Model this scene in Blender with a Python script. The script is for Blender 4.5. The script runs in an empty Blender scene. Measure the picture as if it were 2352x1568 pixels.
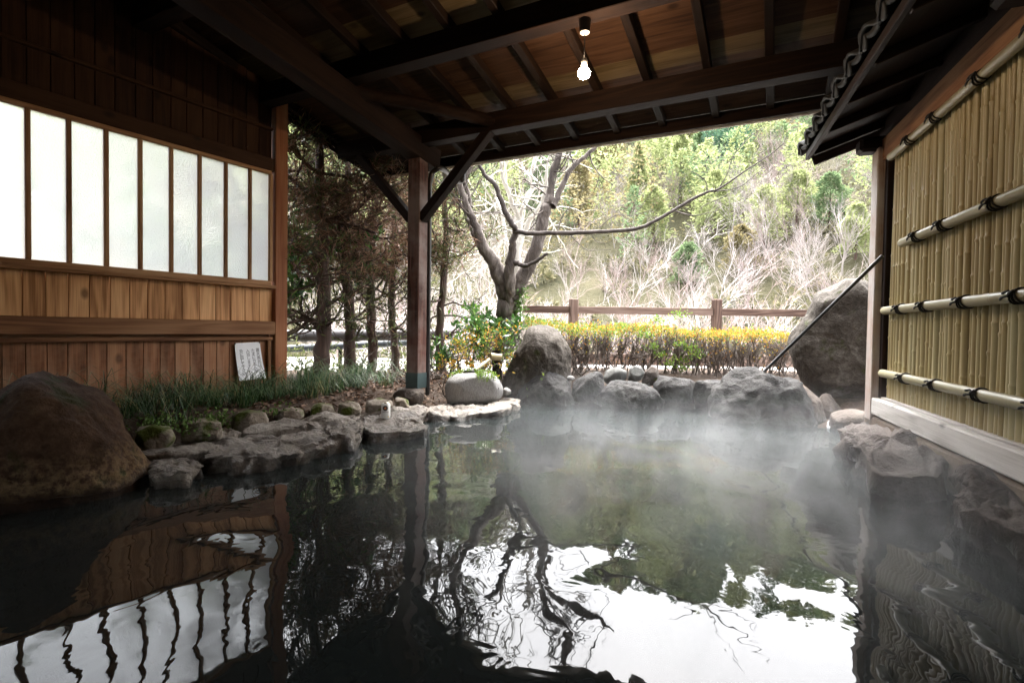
import bpy, math, random
import numpy as np
from mathutils import Matrix, Vector, noise as mnoise

RAD = math.radians
# ------------------------------------------------------------------ camera
PITCH, ROLL, CAMH, FPX = RAD(1.358), RAD(0.84), 0.75, 1301.1 / 2560 * 2352
_fw = np.array([0, math.cos(PITCH), -math.sin(PITCH)])
_up = np.array([0, math.sin(PITCH), math.cos(PITCH)])
_rt = np.array([1.0, 0, 0])
_c, _s = math.cos(ROLL), math.sin(ROLL)
CAM = np.array([_c * _rt + _s * _up, -_s * _rt + _c * _up, _fw])
EYE = np.array([0, 0, CAMH])
scene = bpy.context.scene
col = scene.collection
cd = bpy.data.cameras.new('camera')
cam = bpy.data.objects.new('camera', cd)
col.objects.link(cam)
cd.sensor_width = 36
cd.lens = 1301.1 / 2560 * 36
cd.clip_start = 0.05
cd.clip_end = 2000
mw = Matrix.Identity(4)
for i in range(3):
    mw[i][0] = CAM[0][i]; mw[i][1] = CAM[1][i]; mw[i][2] = -CAM[2][i]; mw[i][3] = EYE[i]
cam.matrix_world = mw
scene.camera = cam

# ------------------------------------------------------------------ sky, sun, exposure
SUN_DIR = Vector((0.16, 0.46, 1.0)).normalized()
SUN_EL = math.asin(SUN_DIR.z)
SUN_AZ = math.atan2(SUN_DIR.x, SUN_DIR.y)
world = bpy.data.worlds.new('World')
scene.world = world
world.use_nodes = True
wn = world.node_tree.nodes; wl = world.node_tree.links
wn.clear()
wo = wn.new('ShaderNodeOutputWorld'); wb = wn.new('ShaderNodeBackground')
sky = wn.new('ShaderNodeTexSky'); sky.sky_type = 'NISHITA'; sky.sun_disc = False
sky.sun_elevation = SUN_EL; sky.sun_rotation = SUN_AZ
sky.air_density = 1.0; sky.dust_density = 6.0; sky.ozone_density = 1.0
hs = wn.new('ShaderNodeHueSaturation'); hs.inputs['Saturation'].default_value = 0.22
wl.new(sky.outputs[0], hs.inputs['Color']); wl.new(hs.outputs[0], wb.inputs[0])
wb.inputs[1].default_value = 0.15
wl.new(wb.outputs[0], wo.inputs[0])
sd = bpy.data.lights.new('sun', 'SUN'); sd.energy = 0.5; sd.angle = RAD(20); sd.color = (1, .96, .9)
sun = bpy.data.objects.new('sun', sd); col.objects.link(sun)
sun.rotation_euler = SUN_DIR.to_track_quat('Z', 'Y').to_euler()
sun.location = (0, 0, 30)
scene.view_settings.view_transform = 'Standard'
scene.view_settings.look = 'None'
scene.view_settings.exposure = 3.9
scene.view_settings.gamma = 1
scene.view_settings.use_curve_mapping = False
cy = scene.cycles
cy.use_denoising = True
cy.max_bounces = 10; cy.diffuse_bounces = 5; cy.glossy_bounces = 4; cy.transmission_bounces = 6
cy.transparent_max_bounces = 8; cy.volume_bounces = 1
cy.volume_step_rate = 1.0; cy.volume_max_steps = 128
cy.sample_clamp_indirect = 6.0
cy.caustics_reflective = False; cy.caustics_refractive = False

# ------------------------------------------------------------------ pixel helpers (2352 x 1568 reading of the photograph)
def ray(u, v):
    return CAM.T @ np.array([(u - 1176) / FPX, -(v - 784) / FPX, 1.0])
def onz(u, v, z=0.0):
    d = ray(u, v); return EYE + d * ((z - CAMH) / d[2])
def onpl(u, v, p, n):
    d = ray(u, v); return EYE + d * (np.dot(np.asarray(p) - EYE, n) / np.dot(d, n))
def aty(u, v, y):
    d = ray(u, v); return EYE + d * (y / d[1])

# ------------------------------------------------------------------ mesh helpers
class MB:
    def __init__(s): s.v = []; s.q = []; s.t = []; s.n = 0
    def add(s, v, q=None, t=None):
        v = np.asarray(v, float).reshape(-1, 3)
        if q is not None and len(q): s.q.append(np.asarray(q, np.int64).reshape(-1, 4) + s.n)
        if t is not None and len(t): s.t.append(np.asarray(t, np.int64).reshape(-1, 3) + s.n)
        s.v.append(v); s.n += len(v)
    def mesh(s, name, smooth=False):
        m = bpy.data.meshes.new(name)
        V = np.concatenate(s.v)
        Q = np.concatenate(s.q) if s.q else np.zeros((0, 4), np.int64)
        T = np.concatenate(s.t) if s.t else np.zeros((0, 3), np.int64)
        m.vertices.add(len(V)); m.vertices.foreach_set('co', V.astype(np.float32).ravel())
        L = np.concatenate([Q.ravel(), T.ravel()]).astype(np.int32)
        m.loops.add(len(L)); m.loops.foreach_set('vertex_index', L)
        st = np.concatenate([np.arange(len(Q)) * 4, len(Q) * 4 + np.arange(len(T)) * 3]).astype(np.int32)
        m.polygons.add(len(st)); m.polygons.foreach_set('loop_start', st)
        m.polygons.foreach_set('use_smooth', np.full(len(st), bool(smooth)))
        m.update(calc_edges=True); m.validate()
        return m

WM = {}
def link(name, mesh, mat=None, parent=None, M=None):
    o = bpy.data.objects.new(name, mesh); col.objects.link(o)
    M = M or Matrix.Identity(4)
    if mat is not None and mesh is not None and not mesh.materials: mesh.materials.append(mat)
    if parent is not None:
        o.parent = parent
        o.matrix_parent_inverse = WM[parent.name].inverted()
    o.matrix_basis = M
    WM[o.name] = M
    return o
def tag(o, label, cat, group=None, kind=None):
    if label: o['label'] = label
    if cat: o['category'] = cat
    if group: o['group'] = group
    if kind: o['kind'] = kind
    return o
def thing(name, loc, label, cat, group=None):
    o = link(name, None, M=Matrix.Translation(Vector([float(a) for a in loc]))); o.empty_display_size = .1
    return tag(o, label, cat, group)

BOXV = np.array([[x, y, z] for x in (-.5, .5) for y in (-.5, .5) for z in (-.5, .5)])
BOXQ = [[0, 1, 3, 2], [4, 6, 7, 5], [0, 4, 5, 1], [2, 3, 7, 6], [0, 2, 6, 4], [1, 5, 7, 3]]
_box_cache = {}
def bevel_box(lx, ly, lz, b):
    key = (round(lx, 3), round(ly, 3), round(lz, 3), round(b, 4))
    if key in _box_cache: return _box_cache[key]
    mb = MB(); h = np.array([lx, ly, lz]) / 2
    # chamfered box: 24 vertices
    V = []; idx = {}
    for sx in (-1, 1):
        for sy in (-1, 1):
            for sz in (-1, 1):
                for ax in range(3):
                    p = np.array([sx, sy, sz]) * (h - b); p[ax] = (sx, sy, sz)[ax] * h[ax]
                    idx[(sx, sy, sz, ax)] = len(V); V.append(p)
    Q = []; T = []
    for ax in range(3):
        o1, o2 = [a for a in range(3) if a != ax]
        for s in (-1, 1):
            f = []
            for a, c in ((-1, -1), (1, -1), (1, 1), (-1, 1)):
                k = [0, 0, 0]; k[ax] = s; k[o1] = a; k[o2] = c
                f.append(idx[(*k, ax)])
            if (s == 1) == (ax == 1): f.reverse()
            Q.append(f)
    for ax in range(3):
        o1, o2 = [a for a in range(3) if a != ax]
        for a in (-1, 1):
            for c in (-1, 1):
                k0 = [0, 0, 0]; k1 = [0, 0, 0]
                k0[ax] = -1; k1[ax] = 1
                for k in (k0, k1): k[o1] = a; k[o2] = c
                Q.append([idx[(*k0, o1)], idx[(*k1, o1)], idx[(*k1, o2)], idx[(*k0, o2)]])
    for sx in (-1, 1):
        for sy in (-1, 1):
            for sz in (-1, 1):
                T.append([idx[(sx, sy, sz, a)] for a in range(3)])
    mb.add(V, Q, T)
    m = mb.mesh('timber')
    _box_cache[key] = m
    return m
def frame(origin, xdir, zdir):
    x = Vector([float(a) for a in xdir]).normalized(); z = Vector([float(a) for a in zdir])
    y = z.cross(x).normalized(); z = x.cross(y).normalized()
    M = Matrix.Identity(4)
    for i in range(3): M[i][0] = x[i]; M[i][1] = y[i]; M[i][2] = z[i]; M[i][3] = float(origin[i])
    return M
_mesh_mat = {}
def timber(name, p0, p1, w, h, mat, parent, up=(0, 0, 1), b=.004):
    """a sawn piece from p0 to p1: length on local X, w on local Y, h on local Z"""
    p0 = np.asarray(p0, float); p1 = np.asarray(p1, float)
    L = float(np.linalg.norm(p1 - p0))
    me = bevel_box(L, w, h, min(b, .3 * min(w, h)))
    key = (me.name, mat.name)
    if key not in _mesh_mat:
        m2 = me.copy(); m2.materials.append(mat); _mesh_mat[key] = m2
    return link(name, _mesh_mat[key], None, parent, frame((p0 + p1) / 2, p1 - p0, up))

def tubes(mb, P, R, sides=5, cap=True):
    """P (N,K,3) centre lines, R (N,K) radii"""
    P = np.asarray(P, float); R = np.asarray(R, float)
    N, K, _ = P.shape
    T = np.gradient(P, axis=1); T /= np.linalg.norm(T, axis=2, keepdims=True) + 1e-9
    ref = np.where(np.abs(T[:, :1, 2:3]) > .85, np.array([[[1., 0, 0]]]), np.array([[[0, 0, 1.]]]))
    A = np.cross(T, np.broadcast_to(ref, T.shape)); A /= np.linalg.norm(A, axis=2, keepdims=True) + 1e-9
    B = np.cross(T, A)
    an = np.arange(sides) / sides * 2 * math.pi
    V = P[:, :, None, :] + R[:, :, None, None] * (A[:, :, None, :] * np.cos(an)[None, None, :, None] + B[:, :, None, :] * np.sin(an)[None, None, :, None])
    n = np.arange(N)[:, None, None] * K * sides; k = np.arange(K - 1)[None, :, None] * sides; j = np.arange(sides)[None, None, :]
    j2 = (j + 1) % sides
    q = np.stack([n + k + j, n + k + j2, n + k + sides + j2, n + k + sides + j], -1).reshape(-1, 4)
    mb.add(V.reshape(-1, 3), q)
    if cap and sides <= 8 and sides > 3:
        for kk in (0, K - 1):
            base = np.arange(N)[:, None] * K * sides + kk * sides
            t = np.stack([np.broadcast_to(base, (N, sides - 2)), base + np.arange(1, sides - 1), base + np.arange(2, sides)], -1).reshape(-1, 3)
            mb.t.append(t + (mb.n - N * K * sides))
def smooth_path(pts, n):
    """Catmull-Rom resample of (u..., ) rows"""
    pts = np.asarray(pts, float)
    if len(pts) < 3:
        t = np.linspace(0, 1, n)[:, None]; return pts[0] * (1 - t) + pts[-1] * t
    P = np.vstack([2 * pts[0] - pts[1], pts, 2 * pts[-1] - pts[-2]])
    out = []
    for x in np.linspace(0, len(pts) - 1, n):
        i = min(int(x), len(pts) - 2); t = x - i
        p0, p1, p2, p3 = P[i:i + 4]
        out.append(.5 * ((2 * p1) + (-p0 + p2) * t + (2 * p0 - 5 * p1 + 4 * p2 - p3) * t * t + (-p0 + 3 * p1 - 3 * p2 + p3) * t ** 3))
    return np.array(out)
def unit(v): return v / (np.linalg.norm(v, axis=-1, keepdims=True) + 1e-9)
def leaves(mb, P, D, L, W, rng, fold=.0):
    N = len(P); D = unit(D)
    A = unit(np.cross(D, rng.normal(size=(N, 3))))
    L = np.broadcast_to(np.asarray(L, float), (N,))[:, None]; W = np.broadcast_to(np.asarray(W, float), (N,))[:, None]
    V = np.stack([P, P + D * L * .45 + A * W / 2, P + D * L, P + D * L * .45 - A * W / 2], 1).reshape(-1, 3)
    mb.add(V, np.arange(N * 4).reshape(-1, 4))
def grow(mb, rng, start, dirs, length, radius, spec, K=5, sides=4, up=.15, wob=.18):
    """level-wise branching. spec: list of (children, spread, len ratio, rad ratio, tmin). returns tips"""
    S = np.atleast_2d(start).astype(float); Dv = unit(np.atleast_2d(dirs).astype(float)); N = len(S)
    Ln = np.broadcast_to(np.asarray(length, float), (N,)).copy(); Rd = np.broadcast_to(np.asarray(radius, float), (N,)).copy()
    allp = []
    for lev in range(len(spec) + 1):
        N = len(S); P = np.zeros((N, K, 3)); P[:, 0] = S; d = Dv.copy(); DD = [d]
        for k in range(1, K):
            d = unit(d + rng.normal(size=(N, 3)) * wob + np.array([0, 0, up]))
            P[:, k] = P[:, k - 1] + d * (Ln / (K - 1))[:, None]; DD.append(d)
        DD = np.stack(DD, 1)
        last = lev == len(spec)
        taper = np.linspace(1, .25 if last else .55, K)
        tubes(mb, P, Rd[:, None] * taper[None], sides if lev < 2 else 3, cap=False)
        allp.append((P, DD, Rd))
        if last: return allp
        c, spread, lr, rr, tmin = spec[lev]
        t = rng.uniform(tmin, 1, size=(N, c)) * (K - 1); i = np.minimum(t.astype(int), K - 2); f = (t - i)[..., None]
        n = np.arange(N)[:, None]
        S2 = P[n, i] * (1 - f) + P[n, i + 1] * f
        D2 = DD[n, i]; R = rng.normal(size=(N, c, 3)); R = unit(R - (R * D2).sum(-1, keepdims=True) * D2)
        D3 = unit(D2 * math.cos(spread) + R * math.sin(spread))
        S = S2.reshape(-1, 3); Dv = D3.reshape(-1, 3)
        Ln = (Ln[:, None] * lr * rng.uniform(.6, 1.15, size=(N, c))).ravel()
        Rd = (np.broadcast_to((Rd * rr)[:, None], (N, c)) * rng.uniform(.7, 1.1, size=(N, c))).ravel()

# ------------------------------------------------------------------ materials
def newmat(name):
    m = bpy.data.materials.new(name); m.use_nodes = True
    nt = m.node_tree; nt.nodes.clear()
    o = nt.nodes.new('ShaderNodeOutputMaterial'); b = nt.nodes.new('ShaderNodeBsdfPrincipled')
    nt.links.new(b.outputs[0], o.inputs[0])
    return m, nt, b, o
def N_(nt, t, **kw):
    n = nt.nodes.new(t)
    for k, v in kw.items():
        if k.startswith('i_'): n.inputs[k[2:].replace('_', ' ')].default_value = v
        else: setattr(n, k, v)
    return n
def ramp(nt, fac, stops):
    r = nt.nodes.new('ShaderNodeValToRGB'); e = r.color_ramp.elements
    while len(e) < len(stops): e.new(.5)
    for x, (p, c) in zip(e, stops): x.position = p; x.color = (*c, 1) if len(c) == 3 else c
    nt.links.new(fac, r.inputs[0]); return r.outputs[0]
def mixc(nt, fac, a, b, mode='MIX'):
    m = nt.nodes.new('ShaderNodeMix'); m.data_type = 'RGBA'; m.blend_type = mode
    for s, v in ((0, fac), (6, a), (7, b)):
        if hasattr(v, 'is_output'): nt.links.new(v, m.inputs[s])
        else: m.inputs[s].default_value = v if s == 0 else ((*v, 1) if len(v) == 3 else v)
    return m.outputs[2]
def math_(nt, op, a, b=None, clamp=False):
    m = nt.nodes.new('ShaderNodeMath'); m.operation = op; m.use_clamp = clamp
    for i, v in ((0, a), (1, b)):
        if v is None: continue
        if hasattr(v, 'is_output'): nt.links.new(v, m.inputs[i])
        else: m.inputs[i].default_value = v
    return m.outputs[0]
def bump(nt, b, h, strength, dist=.01):
    n = nt.nodes.new('ShaderNodeBump'); n.inputs['Strength'].default_value = strength; n.inputs['Distance'].default_value = dist
    nt.links.new(h, n.inputs['Height']); nt.links.new(n.outputs[0], b.inputs['Normal'])

def wood(name, dark, mid, light, rough=.65, grain=1.0, knots=True, weather=None, var=.35, spec=.16):
    """sawn wood, grain along local X, each piece its own shade"""
    m, nt, b, o = newmat(name)
    tc = N_(nt, 'ShaderNodeTexCoord'); oi = N_(nt, 'ShaderNodeObjectInfo')
    off = N_(nt, 'ShaderNodeVectorMath', operation='SCALE'); off.inputs[0].default_value = (13.7, 31.1, 57.3)
    nt.links.new(oi.outputs['Random'], off.inputs['Scale'])
    ad = N_(nt, 'ShaderNodeVectorMath', operation='ADD'); nt.links.new(tc.outputs['Object'], ad.inputs[0]); nt.links.new(off.outputs[0], ad.inputs[1])
    mp = N_(nt, 'ShaderNodeMapping'); mp.inputs['Scale'].default_value = (.55 * grain, 6 * grain, 6 * grain); nt.links.new(ad.outputs[0], mp.inputs[0])
    n0 = N_(nt, 'ShaderNodeTexNoise', i_Scale=1.0, i_Detail=3.0, i_Roughness=.5); nt.links.new(mp.outputs[0], n0.inputs[0])
    rings = math_(nt, 'SINE', math_(nt, 'MULTIPLY', n0.outputs[0], 46.0))
    mp2 = N_(nt, 'ShaderNodeMapping'); mp2.inputs['Scale'].default_value = (4 * grain, 160 * grain, 160 * grain); nt.links.new(ad.outputs[0], mp2.inputs[0])
    n1 = N_(nt, 'ShaderNodeTexNoise', i_Scale=1.0, i_Detail=3.0); nt.links.new(mp2.outputs[0], n1.inputs[0])
    g = math_(nt, 'ADD', math_(nt, 'MULTIPLY', rings, .13), math_(nt, 'MULTIPLY', n1.outputs[0], .7))
    g = math_(nt, 'ADD', g, math_(nt, 'MULTIPLY', math_(nt, 'SUBTRACT', oi.outputs['Random'], .5), var))
    n2 = N_(nt, 'ShaderNodeTexNoise', i_Scale=1.7, i_Detail=4.0); nt.links.new(ad.outputs[0], n2.inputs[0])
    g = math_(nt, 'ADD', g, math_(nt, 'MULTIPLY', math_(nt, 'SUBTRACT', n2.outputs[0], .5), .6))
    c = ramp(nt, g, [(0.08, dark), (.38, mid), (.75, light)])
    if knots:
        mk = N_(nt, 'ShaderNodeMapping'); mk.inputs['Scale'].default_value = (3.6, 6.0, 6.0); nt.links.new(ad.outputs[0], mk.inputs[0])
        vo = N_(nt, 'ShaderNodeTexVoronoi', i_Scale=1.0); nt.links.new(mk.outputs[0], vo.inputs[0])
        kf = ramp(nt, vo.outputs['Distance'], [(.07, (1, 1, 1)), (.17, (0, 0, 0))])
        c = mixc(nt, math_(nt, 'MULTIPLY', kf, .75), c, tuple(x * .35 for x in dark))
    if weather:
        n3 = N_(nt, 'ShaderNodeTexNoise', i_Scale=2.6, i_Detail=6.0, i_Roughness=.65); nt.links.new(tc.outputs['Object'], n3.inputs[0])
        c = mixc(nt, math_(nt, 'MULTIPLY', ramp(nt, n3.outputs[0], [(.42, (0, 0, 0)), (.62, (1, 1, 1))]), .8), c, weather)
    nt.links.new(c, b.inputs['Base Color'])
    b.inputs['Roughness'].default_value = rough; b.inputs['Specular IOR Level'].default_value = spec
    bump(nt, b, g, .35, .003)
    return m
def stone(name, c1, c2, c3, rough=.75, moss=0.0, wet=True, fine=26, bumpd=.02, scale=3.0, coordrand=True, mosscol=(.10, .13, .02), streak=False, wetz=.05, spec=.12, crust=None):
    m, nt, b, o = newmat(name)
    tc = N_(nt, 'ShaderNodeTexCoord'); geo = N_(nt, 'ShaderNodeNewGeometry')
    src = geo.outputs['Position']
    mp = N_(nt, 'ShaderNodeMapping'); mp.inputs['Scale'].default_value = (1, 1, .35 if streak else 1); nt.links.new(src, mp.inputs[0]); src2 = mp.outputs[0]
    n1 = N_(nt, 'ShaderNodeTexNoise', i_Scale=scale, i_Detail=8.0, i_Roughness=.62, i_Distortion=.4); nt.links.new(src2, n1.inputs[0])
    n2 = N_(nt, 'ShaderNodeTexNoise', i_Scale=float(fine), i_Detail=6.0, i_Roughness=.7); nt.links.new(src2, n2.inputs[0])
    v = N_(nt, 'ShaderNodeTexVoronoi', i_Scale=scale * 2.3, feature='DISTANCE_TO_EDGE'); nt.links.new(src2, v.inputs[0])
    f = math_(nt, 'ADD', math_(nt, 'MULTIPLY', n1.outputs[0], .7), math_(nt, 'MULTIPLY', n2.outputs[0], .45))
    c = ramp(nt, f, [(.36, c1), (.56, c2), (.78, c3)])
    if moss > 0:
        n3 = N_(nt, 'ShaderNodeTexNoise', i_Scale=6.0, i_Detail=5.0); nt.links.new(src, n3.inputs[0])
        mf = ramp(nt, math_(nt, 'ADD', n3.outputs[0], moss - .5), [(.47, (0, 0, 0)), (.55, (1, 1, 1))])
        n4 = N_(nt, 'ShaderNodeTexNoise', i_Scale=90.0, i_Detail=2.0); nt.links.new(src, n4.inputs[0])
        mc = mixc(nt, n4.outputs[0], tuple(x * .4 for x in mosscol), tuple(x * 1.7 for x in mosscol))
        c = mixc(nt, mf, c, mc)
    rv = rough
    if wet:
        sx = N_(nt, 'ShaderNodeSeparateXYZ'); nt.links.new(geo.outputs['Position'], sx.inputs[0])
        zz = math_(nt, 'ADD', sx.outputs[2], math_(nt, 'MULTIPLY', math_(nt, 'SUBTRACT', n1.outputs[0], .5), .08))
        wf = ramp(nt, zz, [(max(0., wetz - .03), (1, 1, 1)), (wetz + .03, (0, 0, 0))])
        if crust:
            cf = math_(nt, 'MULTIPLY', ramp(nt, zz, [(.03, (0, 0, 0)), (.07, (1, 1, 1)), (.13, (.7, .7, .7)), (.24, (0, 0, 0))]), ramp(nt, n2.outputs[0], [(.42, (0, 0, 0)), (.6, (1, 1, 1))]))
            c = mixc(nt, cf, c, crust)
        c = mixc(nt, math_(nt, 'MULTIPLY', wf, .7), c, tuple(x * .3 for x in c1))
        nt.links.new(math_(nt, 'SUBTRACT', rough, math_(nt, 'MULTIPLY', wf, rough - .22)), b.inputs['Roughness'])
    else: b.inputs['Roughness'].default_value = rough
    b.inputs['Specular IOR Level'].default_value = spec
    nt.links.new(c, b.inputs['Base Color'])
    h = math_(nt, 'ADD', f, math_(nt, 'MULTIPLY', n2.outputs[0], .5))
    bump(nt, b, h, .9, bumpd)
    return m
def leafmat(name, stops, trans=.35, rough=.5, spec=.15):
    m, nt, b, o = newmat(name)
    g = N_(nt, 'ShaderNodeNewGeometry')
    c = ramp(nt, g.outputs['Random Per Island'], stops)
    nt.links.new(c, b.inputs['Base Color']); b.inputs['Roughness'].default_value = rough; b.inputs['Specular IOR Level'].default_value = spec
    t = N_(nt, 'ShaderNodeBsdfTranslucent'); nt.links.new(c, t.inputs[0])
    x = N_(nt, 'ShaderNodeMixShader'); x.inputs[0].default_value = trans
    nt.links.new(b.outputs[0], x.inputs[1]); nt.links.new(t.outputs[0], x.inputs[2]); nt.links.new(x.outputs[0], o.inputs[0])
    return m
def bark(name, c1, c2, c3, scale=14, zs=.25, bd=.015, moss=None):
    m, nt, b, o = newmat(name)
    tc = N_(nt, 'ShaderNodeTexCoord')
    mp = N_(nt, 'ShaderNodeMapping'); mp.inputs['Scale'].default_value = (1, 1, zs); nt.links.new(tc.outputs['Object'], mp.inputs[0])
    n1 = N_(nt, 'ShaderNodeTexNoise', i_Scale=float(scale), i_Detail=7.0, i_Roughness=.65, i_Distortion=.6); nt.links.new(mp.outputs[0], n1.inputs[0])
    n2 = N_(nt, 'ShaderNodeTexNoise', i_Scale=2.2, i_Detail=4.0); nt.links.new(tc.outputs['Object'], n2.inputs[0])
    c = ramp(nt, math_(nt, 'ADD', math_(nt, 'MULTIPLY', n1.outputs[0], .75), math_(nt, 'MULTIPLY', n2.outputs[0], .3)), [(.35, c1), (.52, c2), (.7, c3)])
    if moss:
        c = mixc(nt, ramp(nt, n2.outputs[0], [(.5, (0, 0, 0)), (.62, (1, 1, 1))]), c, moss)
    nt.links.new(c, b.inputs['Base Color']); b.inputs['Roughness'].default_value = .85
    bump(nt, b, n1.outputs[0], .9, bd)
    return m
def plain(name, c, rough=.5, metal=0, spec=.5, nz=.25, scale=20, bd=0.0):
    m, nt, b, o = newmat(name)
    tc = N_(nt, 'ShaderNodeTexCoord')
    n1 = N_(nt, 'ShaderNodeTexNoise', i_Scale=float(scale), i_Detail=5.0); nt.links.new(tc.outputs['Object'], n1.inputs[0])
    cc = mixc(nt, n1.outputs[0], tuple(x * (1 - nz) for x in c), tuple(min(1, x * (1 + nz)) for x in c))
    nt.links.new(cc, b.inputs['Base Color']); b.inputs['Roughness'].default_value = rough; b.inputs['Metallic'].default_value = metal
    b.inputs['Specular IOR Level'].default_value = spec
    if bd: bump(nt, b, n1.outputs[0], .6, bd)
    return m

M = {}
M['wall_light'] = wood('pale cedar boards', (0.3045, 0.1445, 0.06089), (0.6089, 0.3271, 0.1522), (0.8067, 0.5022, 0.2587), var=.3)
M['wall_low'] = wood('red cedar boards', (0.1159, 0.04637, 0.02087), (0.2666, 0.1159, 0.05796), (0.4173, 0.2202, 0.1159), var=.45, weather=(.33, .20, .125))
M['wall_high'] = wood('shade darkened cedar boards', (0.02079, 0.0079, 0.003119), (0.04158, 0.01767, 0.007276), (0.05821, 0.02703, 0.01247))  # same cedar as below; roof shade is put into this darker colour
M['frame_wood'] = wood('frame timber', (0.1152, 0.0504, 0.0252), (0.216, 0.1044, 0.0504), (0.3024, 0.1656, 0.0864), knots=True)
M['sill_wood'] = wood('window frame timber', (.22, .11, .05), (.38, .21, .105), (.50, .31, .17), knots=False)
M['post_red'] = wood('corner post timber', (0.176, 0.06, 0.028), (0.288, 0.116, 0.056), (0.368, 0.176, 0.088), knots=False, grain=.7)
M['foot_board'] = wood('mossy foot board', (.16, .10, .035), (.30, .22, .09), (.40, .33, .15), knots=False)
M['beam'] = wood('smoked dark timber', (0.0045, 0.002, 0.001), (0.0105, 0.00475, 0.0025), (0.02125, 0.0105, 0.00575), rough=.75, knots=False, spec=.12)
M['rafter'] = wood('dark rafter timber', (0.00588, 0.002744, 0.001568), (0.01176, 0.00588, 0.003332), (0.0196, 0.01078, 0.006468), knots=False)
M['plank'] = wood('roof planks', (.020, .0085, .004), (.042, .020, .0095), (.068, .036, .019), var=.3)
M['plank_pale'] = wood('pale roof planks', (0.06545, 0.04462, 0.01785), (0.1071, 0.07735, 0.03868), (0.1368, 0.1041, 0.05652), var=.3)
M['post_dark'] = wood('weathered post timber', (0.0264, 0.01232, 0.0088), (0.088, 0.0374, 0.0264), (0.1584, 0.0836, 0.066), weather=(0.1848, 0.1452, 0.1276), knots=False)
M['grey_wood'] = wood('silver weathered timber', (.30, .28, .26), (.50, .48, .46), (.62, .60, .58), grain=.8, rough=.8)
M['rail_wood'] = wood('brown railing timber', (0.065, 0.039, 0.02925), (0.13, 0.0845, 0.065), (0.2015, 0.143, 0.117), knots=False, rough=.8)
M['fence_post'] = wood('fence post timber', (0.144, 0.081, 0.054), (0.288, 0.198, 0.153), (0.45, 0.378, 0.342), knots=False, weather=(0.432, 0.414, 0.405), rough=.8)
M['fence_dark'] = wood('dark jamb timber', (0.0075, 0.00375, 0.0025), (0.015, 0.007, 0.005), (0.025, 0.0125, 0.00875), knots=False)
M['eave'] = wood('grey eave board', (.26, .22, .18), (.42, .37, .31), (.55, .5, .43), knots=False)
M['roof_skin'] = plain('roof felt', (.03, .03, .03), .9)
M['slate'] = plain('smoked clay tile', (0.00825, 0.0078, 0.0075), .65, spec=.3, nz=.4, scale=9, bd=.003)
M['boulder'] = stone('rust brown boulder', (0.01625, 0.009281, 0.006033), (0.04873, 0.02552, 0.01485), (0.1114, 0.06729, 0.03945), moss=.36, mosscol=(0.02784, 0.02784, 0.009281), bumpd=.03, fine=34, scale=3.6, wetz=.06, crust=(.17, .115, .06))
M['slab'] = stone('wet flat stone', (0.04733, 0.03873, 0.03098), (0.1463, 0.1247, 0.1033), (0.3098, 0.284, 0.2496), rough=.5, bumpd=.02, scale=4.5, fine=40, wetz=.02, spec=.25)
M['slab_rough'] = stone('rough wet edge stone', (0.0306, 0.02295, 0.01836), (0.1148, 0.0918, 0.07267), (0.2601, 0.2295, 0.1913), rough=.30, bumpd=.035, scale=6, fine=44, wetz=.03, spec=.4)
M['mossy'] = stone('mossy border stone', (.05, .04, .03), (.17, .14, .11), (.38, .35, .31), moss=.45, mosscol=(.05, .065, .010), bumpd=.02, scale=5)
M['grey_rock'] = stone('grey lava rock', (0.007735, 0.007077, 0.007077), (0.02211, 0.021, 0.02034), (0.05309, 0.04976, 0.04644), bumpd=.035, scale=4.2, fine=30)
M['brown_rock'] = stone('brown grey rock', (0.02413, 0.01843, 0.01491), (0.0702, 0.05704, 0.04827), (0.1491, 0.1272, 0.1097), bumpd=.03, scale=3.5, fine=28, moss=.28)
M['pebble'] = stone('smooth cobble', (0.0308, 0.0308, 0.0286), (0.0704, 0.0704, 0.066), (0.132, 0.132, 0.1232), bumpd=.008, scale=5, fine=50, wet=False)
M['granite'] = stone('pale granite', (0.05848, 0.05554, 0.05262), (0.1578, 0.152, 0.1461), (0.3042, 0.2982, 0.2924), bumpd=.012, scale=2.6, fine=90, streak=True, wetz=.09)
M['tall_rock'] = stone('standing stone', (0.0189, 0.01607, 0.01323), (0.0567, 0.04725, 0.0378), (0.1417, 0.1276, 0.1134), moss=.36, mosscol=(0.03308, 0.03545, 0.01181), bumpd=.03, scale=2.6, fine=26)
M['right_rock'] = stone('reddish grey rock', (0.02176, 0.01633, 0.01378), (0.06893, 0.05441, 0.04715), (0.1378, 0.1197, 0.1088), bumpd=.025, scale=4, fine=46, streak=False, wetz=.07)
M['mortar'] = stone('tan mortar', (0.096, 0.072, 0.054), (0.156, 0.12, 0.093), (0.204, 0.168, 0.132), bumpd=.004, scale=5, fine=60, wetz=.02)
M['moss'] = leafmat('moss blades', [(0, (.05, .10, .01)), (.5, (.12, .20, .02)), (1, (.20, .30, .04))], trans=.3)
M['cypress_bark'] = bark('cypress bark', (0.0126, 0.00648, 0.00432), (0.0468, 0.0234, 0.0144), (0.0972, 0.0576, 0.0378), scale=16, zs=.12, bd=.02, moss=(0.0468, 0.0432, 0.018))
M['cypress_leaf'] = leafmat('cypress scale leaf', [(0, (.022, .028, .012)), (.5, (.06, .075, .028)), (1, (.13, .145, .05))], trans=.5)
M['cypress_dead'] = leafmat('withered cypress leaf', [(0, (.06, .03, .018)), (.5, (.15, .08, .05)), (1, (.25, .155, .10))], trans=.35)
M['cherry_bark'] = bark('lichened bark', (0.028, 0.02, 0.016), (0.072, 0.0544, 0.044), (0.208, 0.176, 0.152), scale=13, zs=.3, bd=.05)
M['dark_bark'] = bark('dark wet bark', (.02, .014, .011), (.045, .034, .028), (.10, .08, .07), scale=14, zs=.4, bd=.01)
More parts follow.
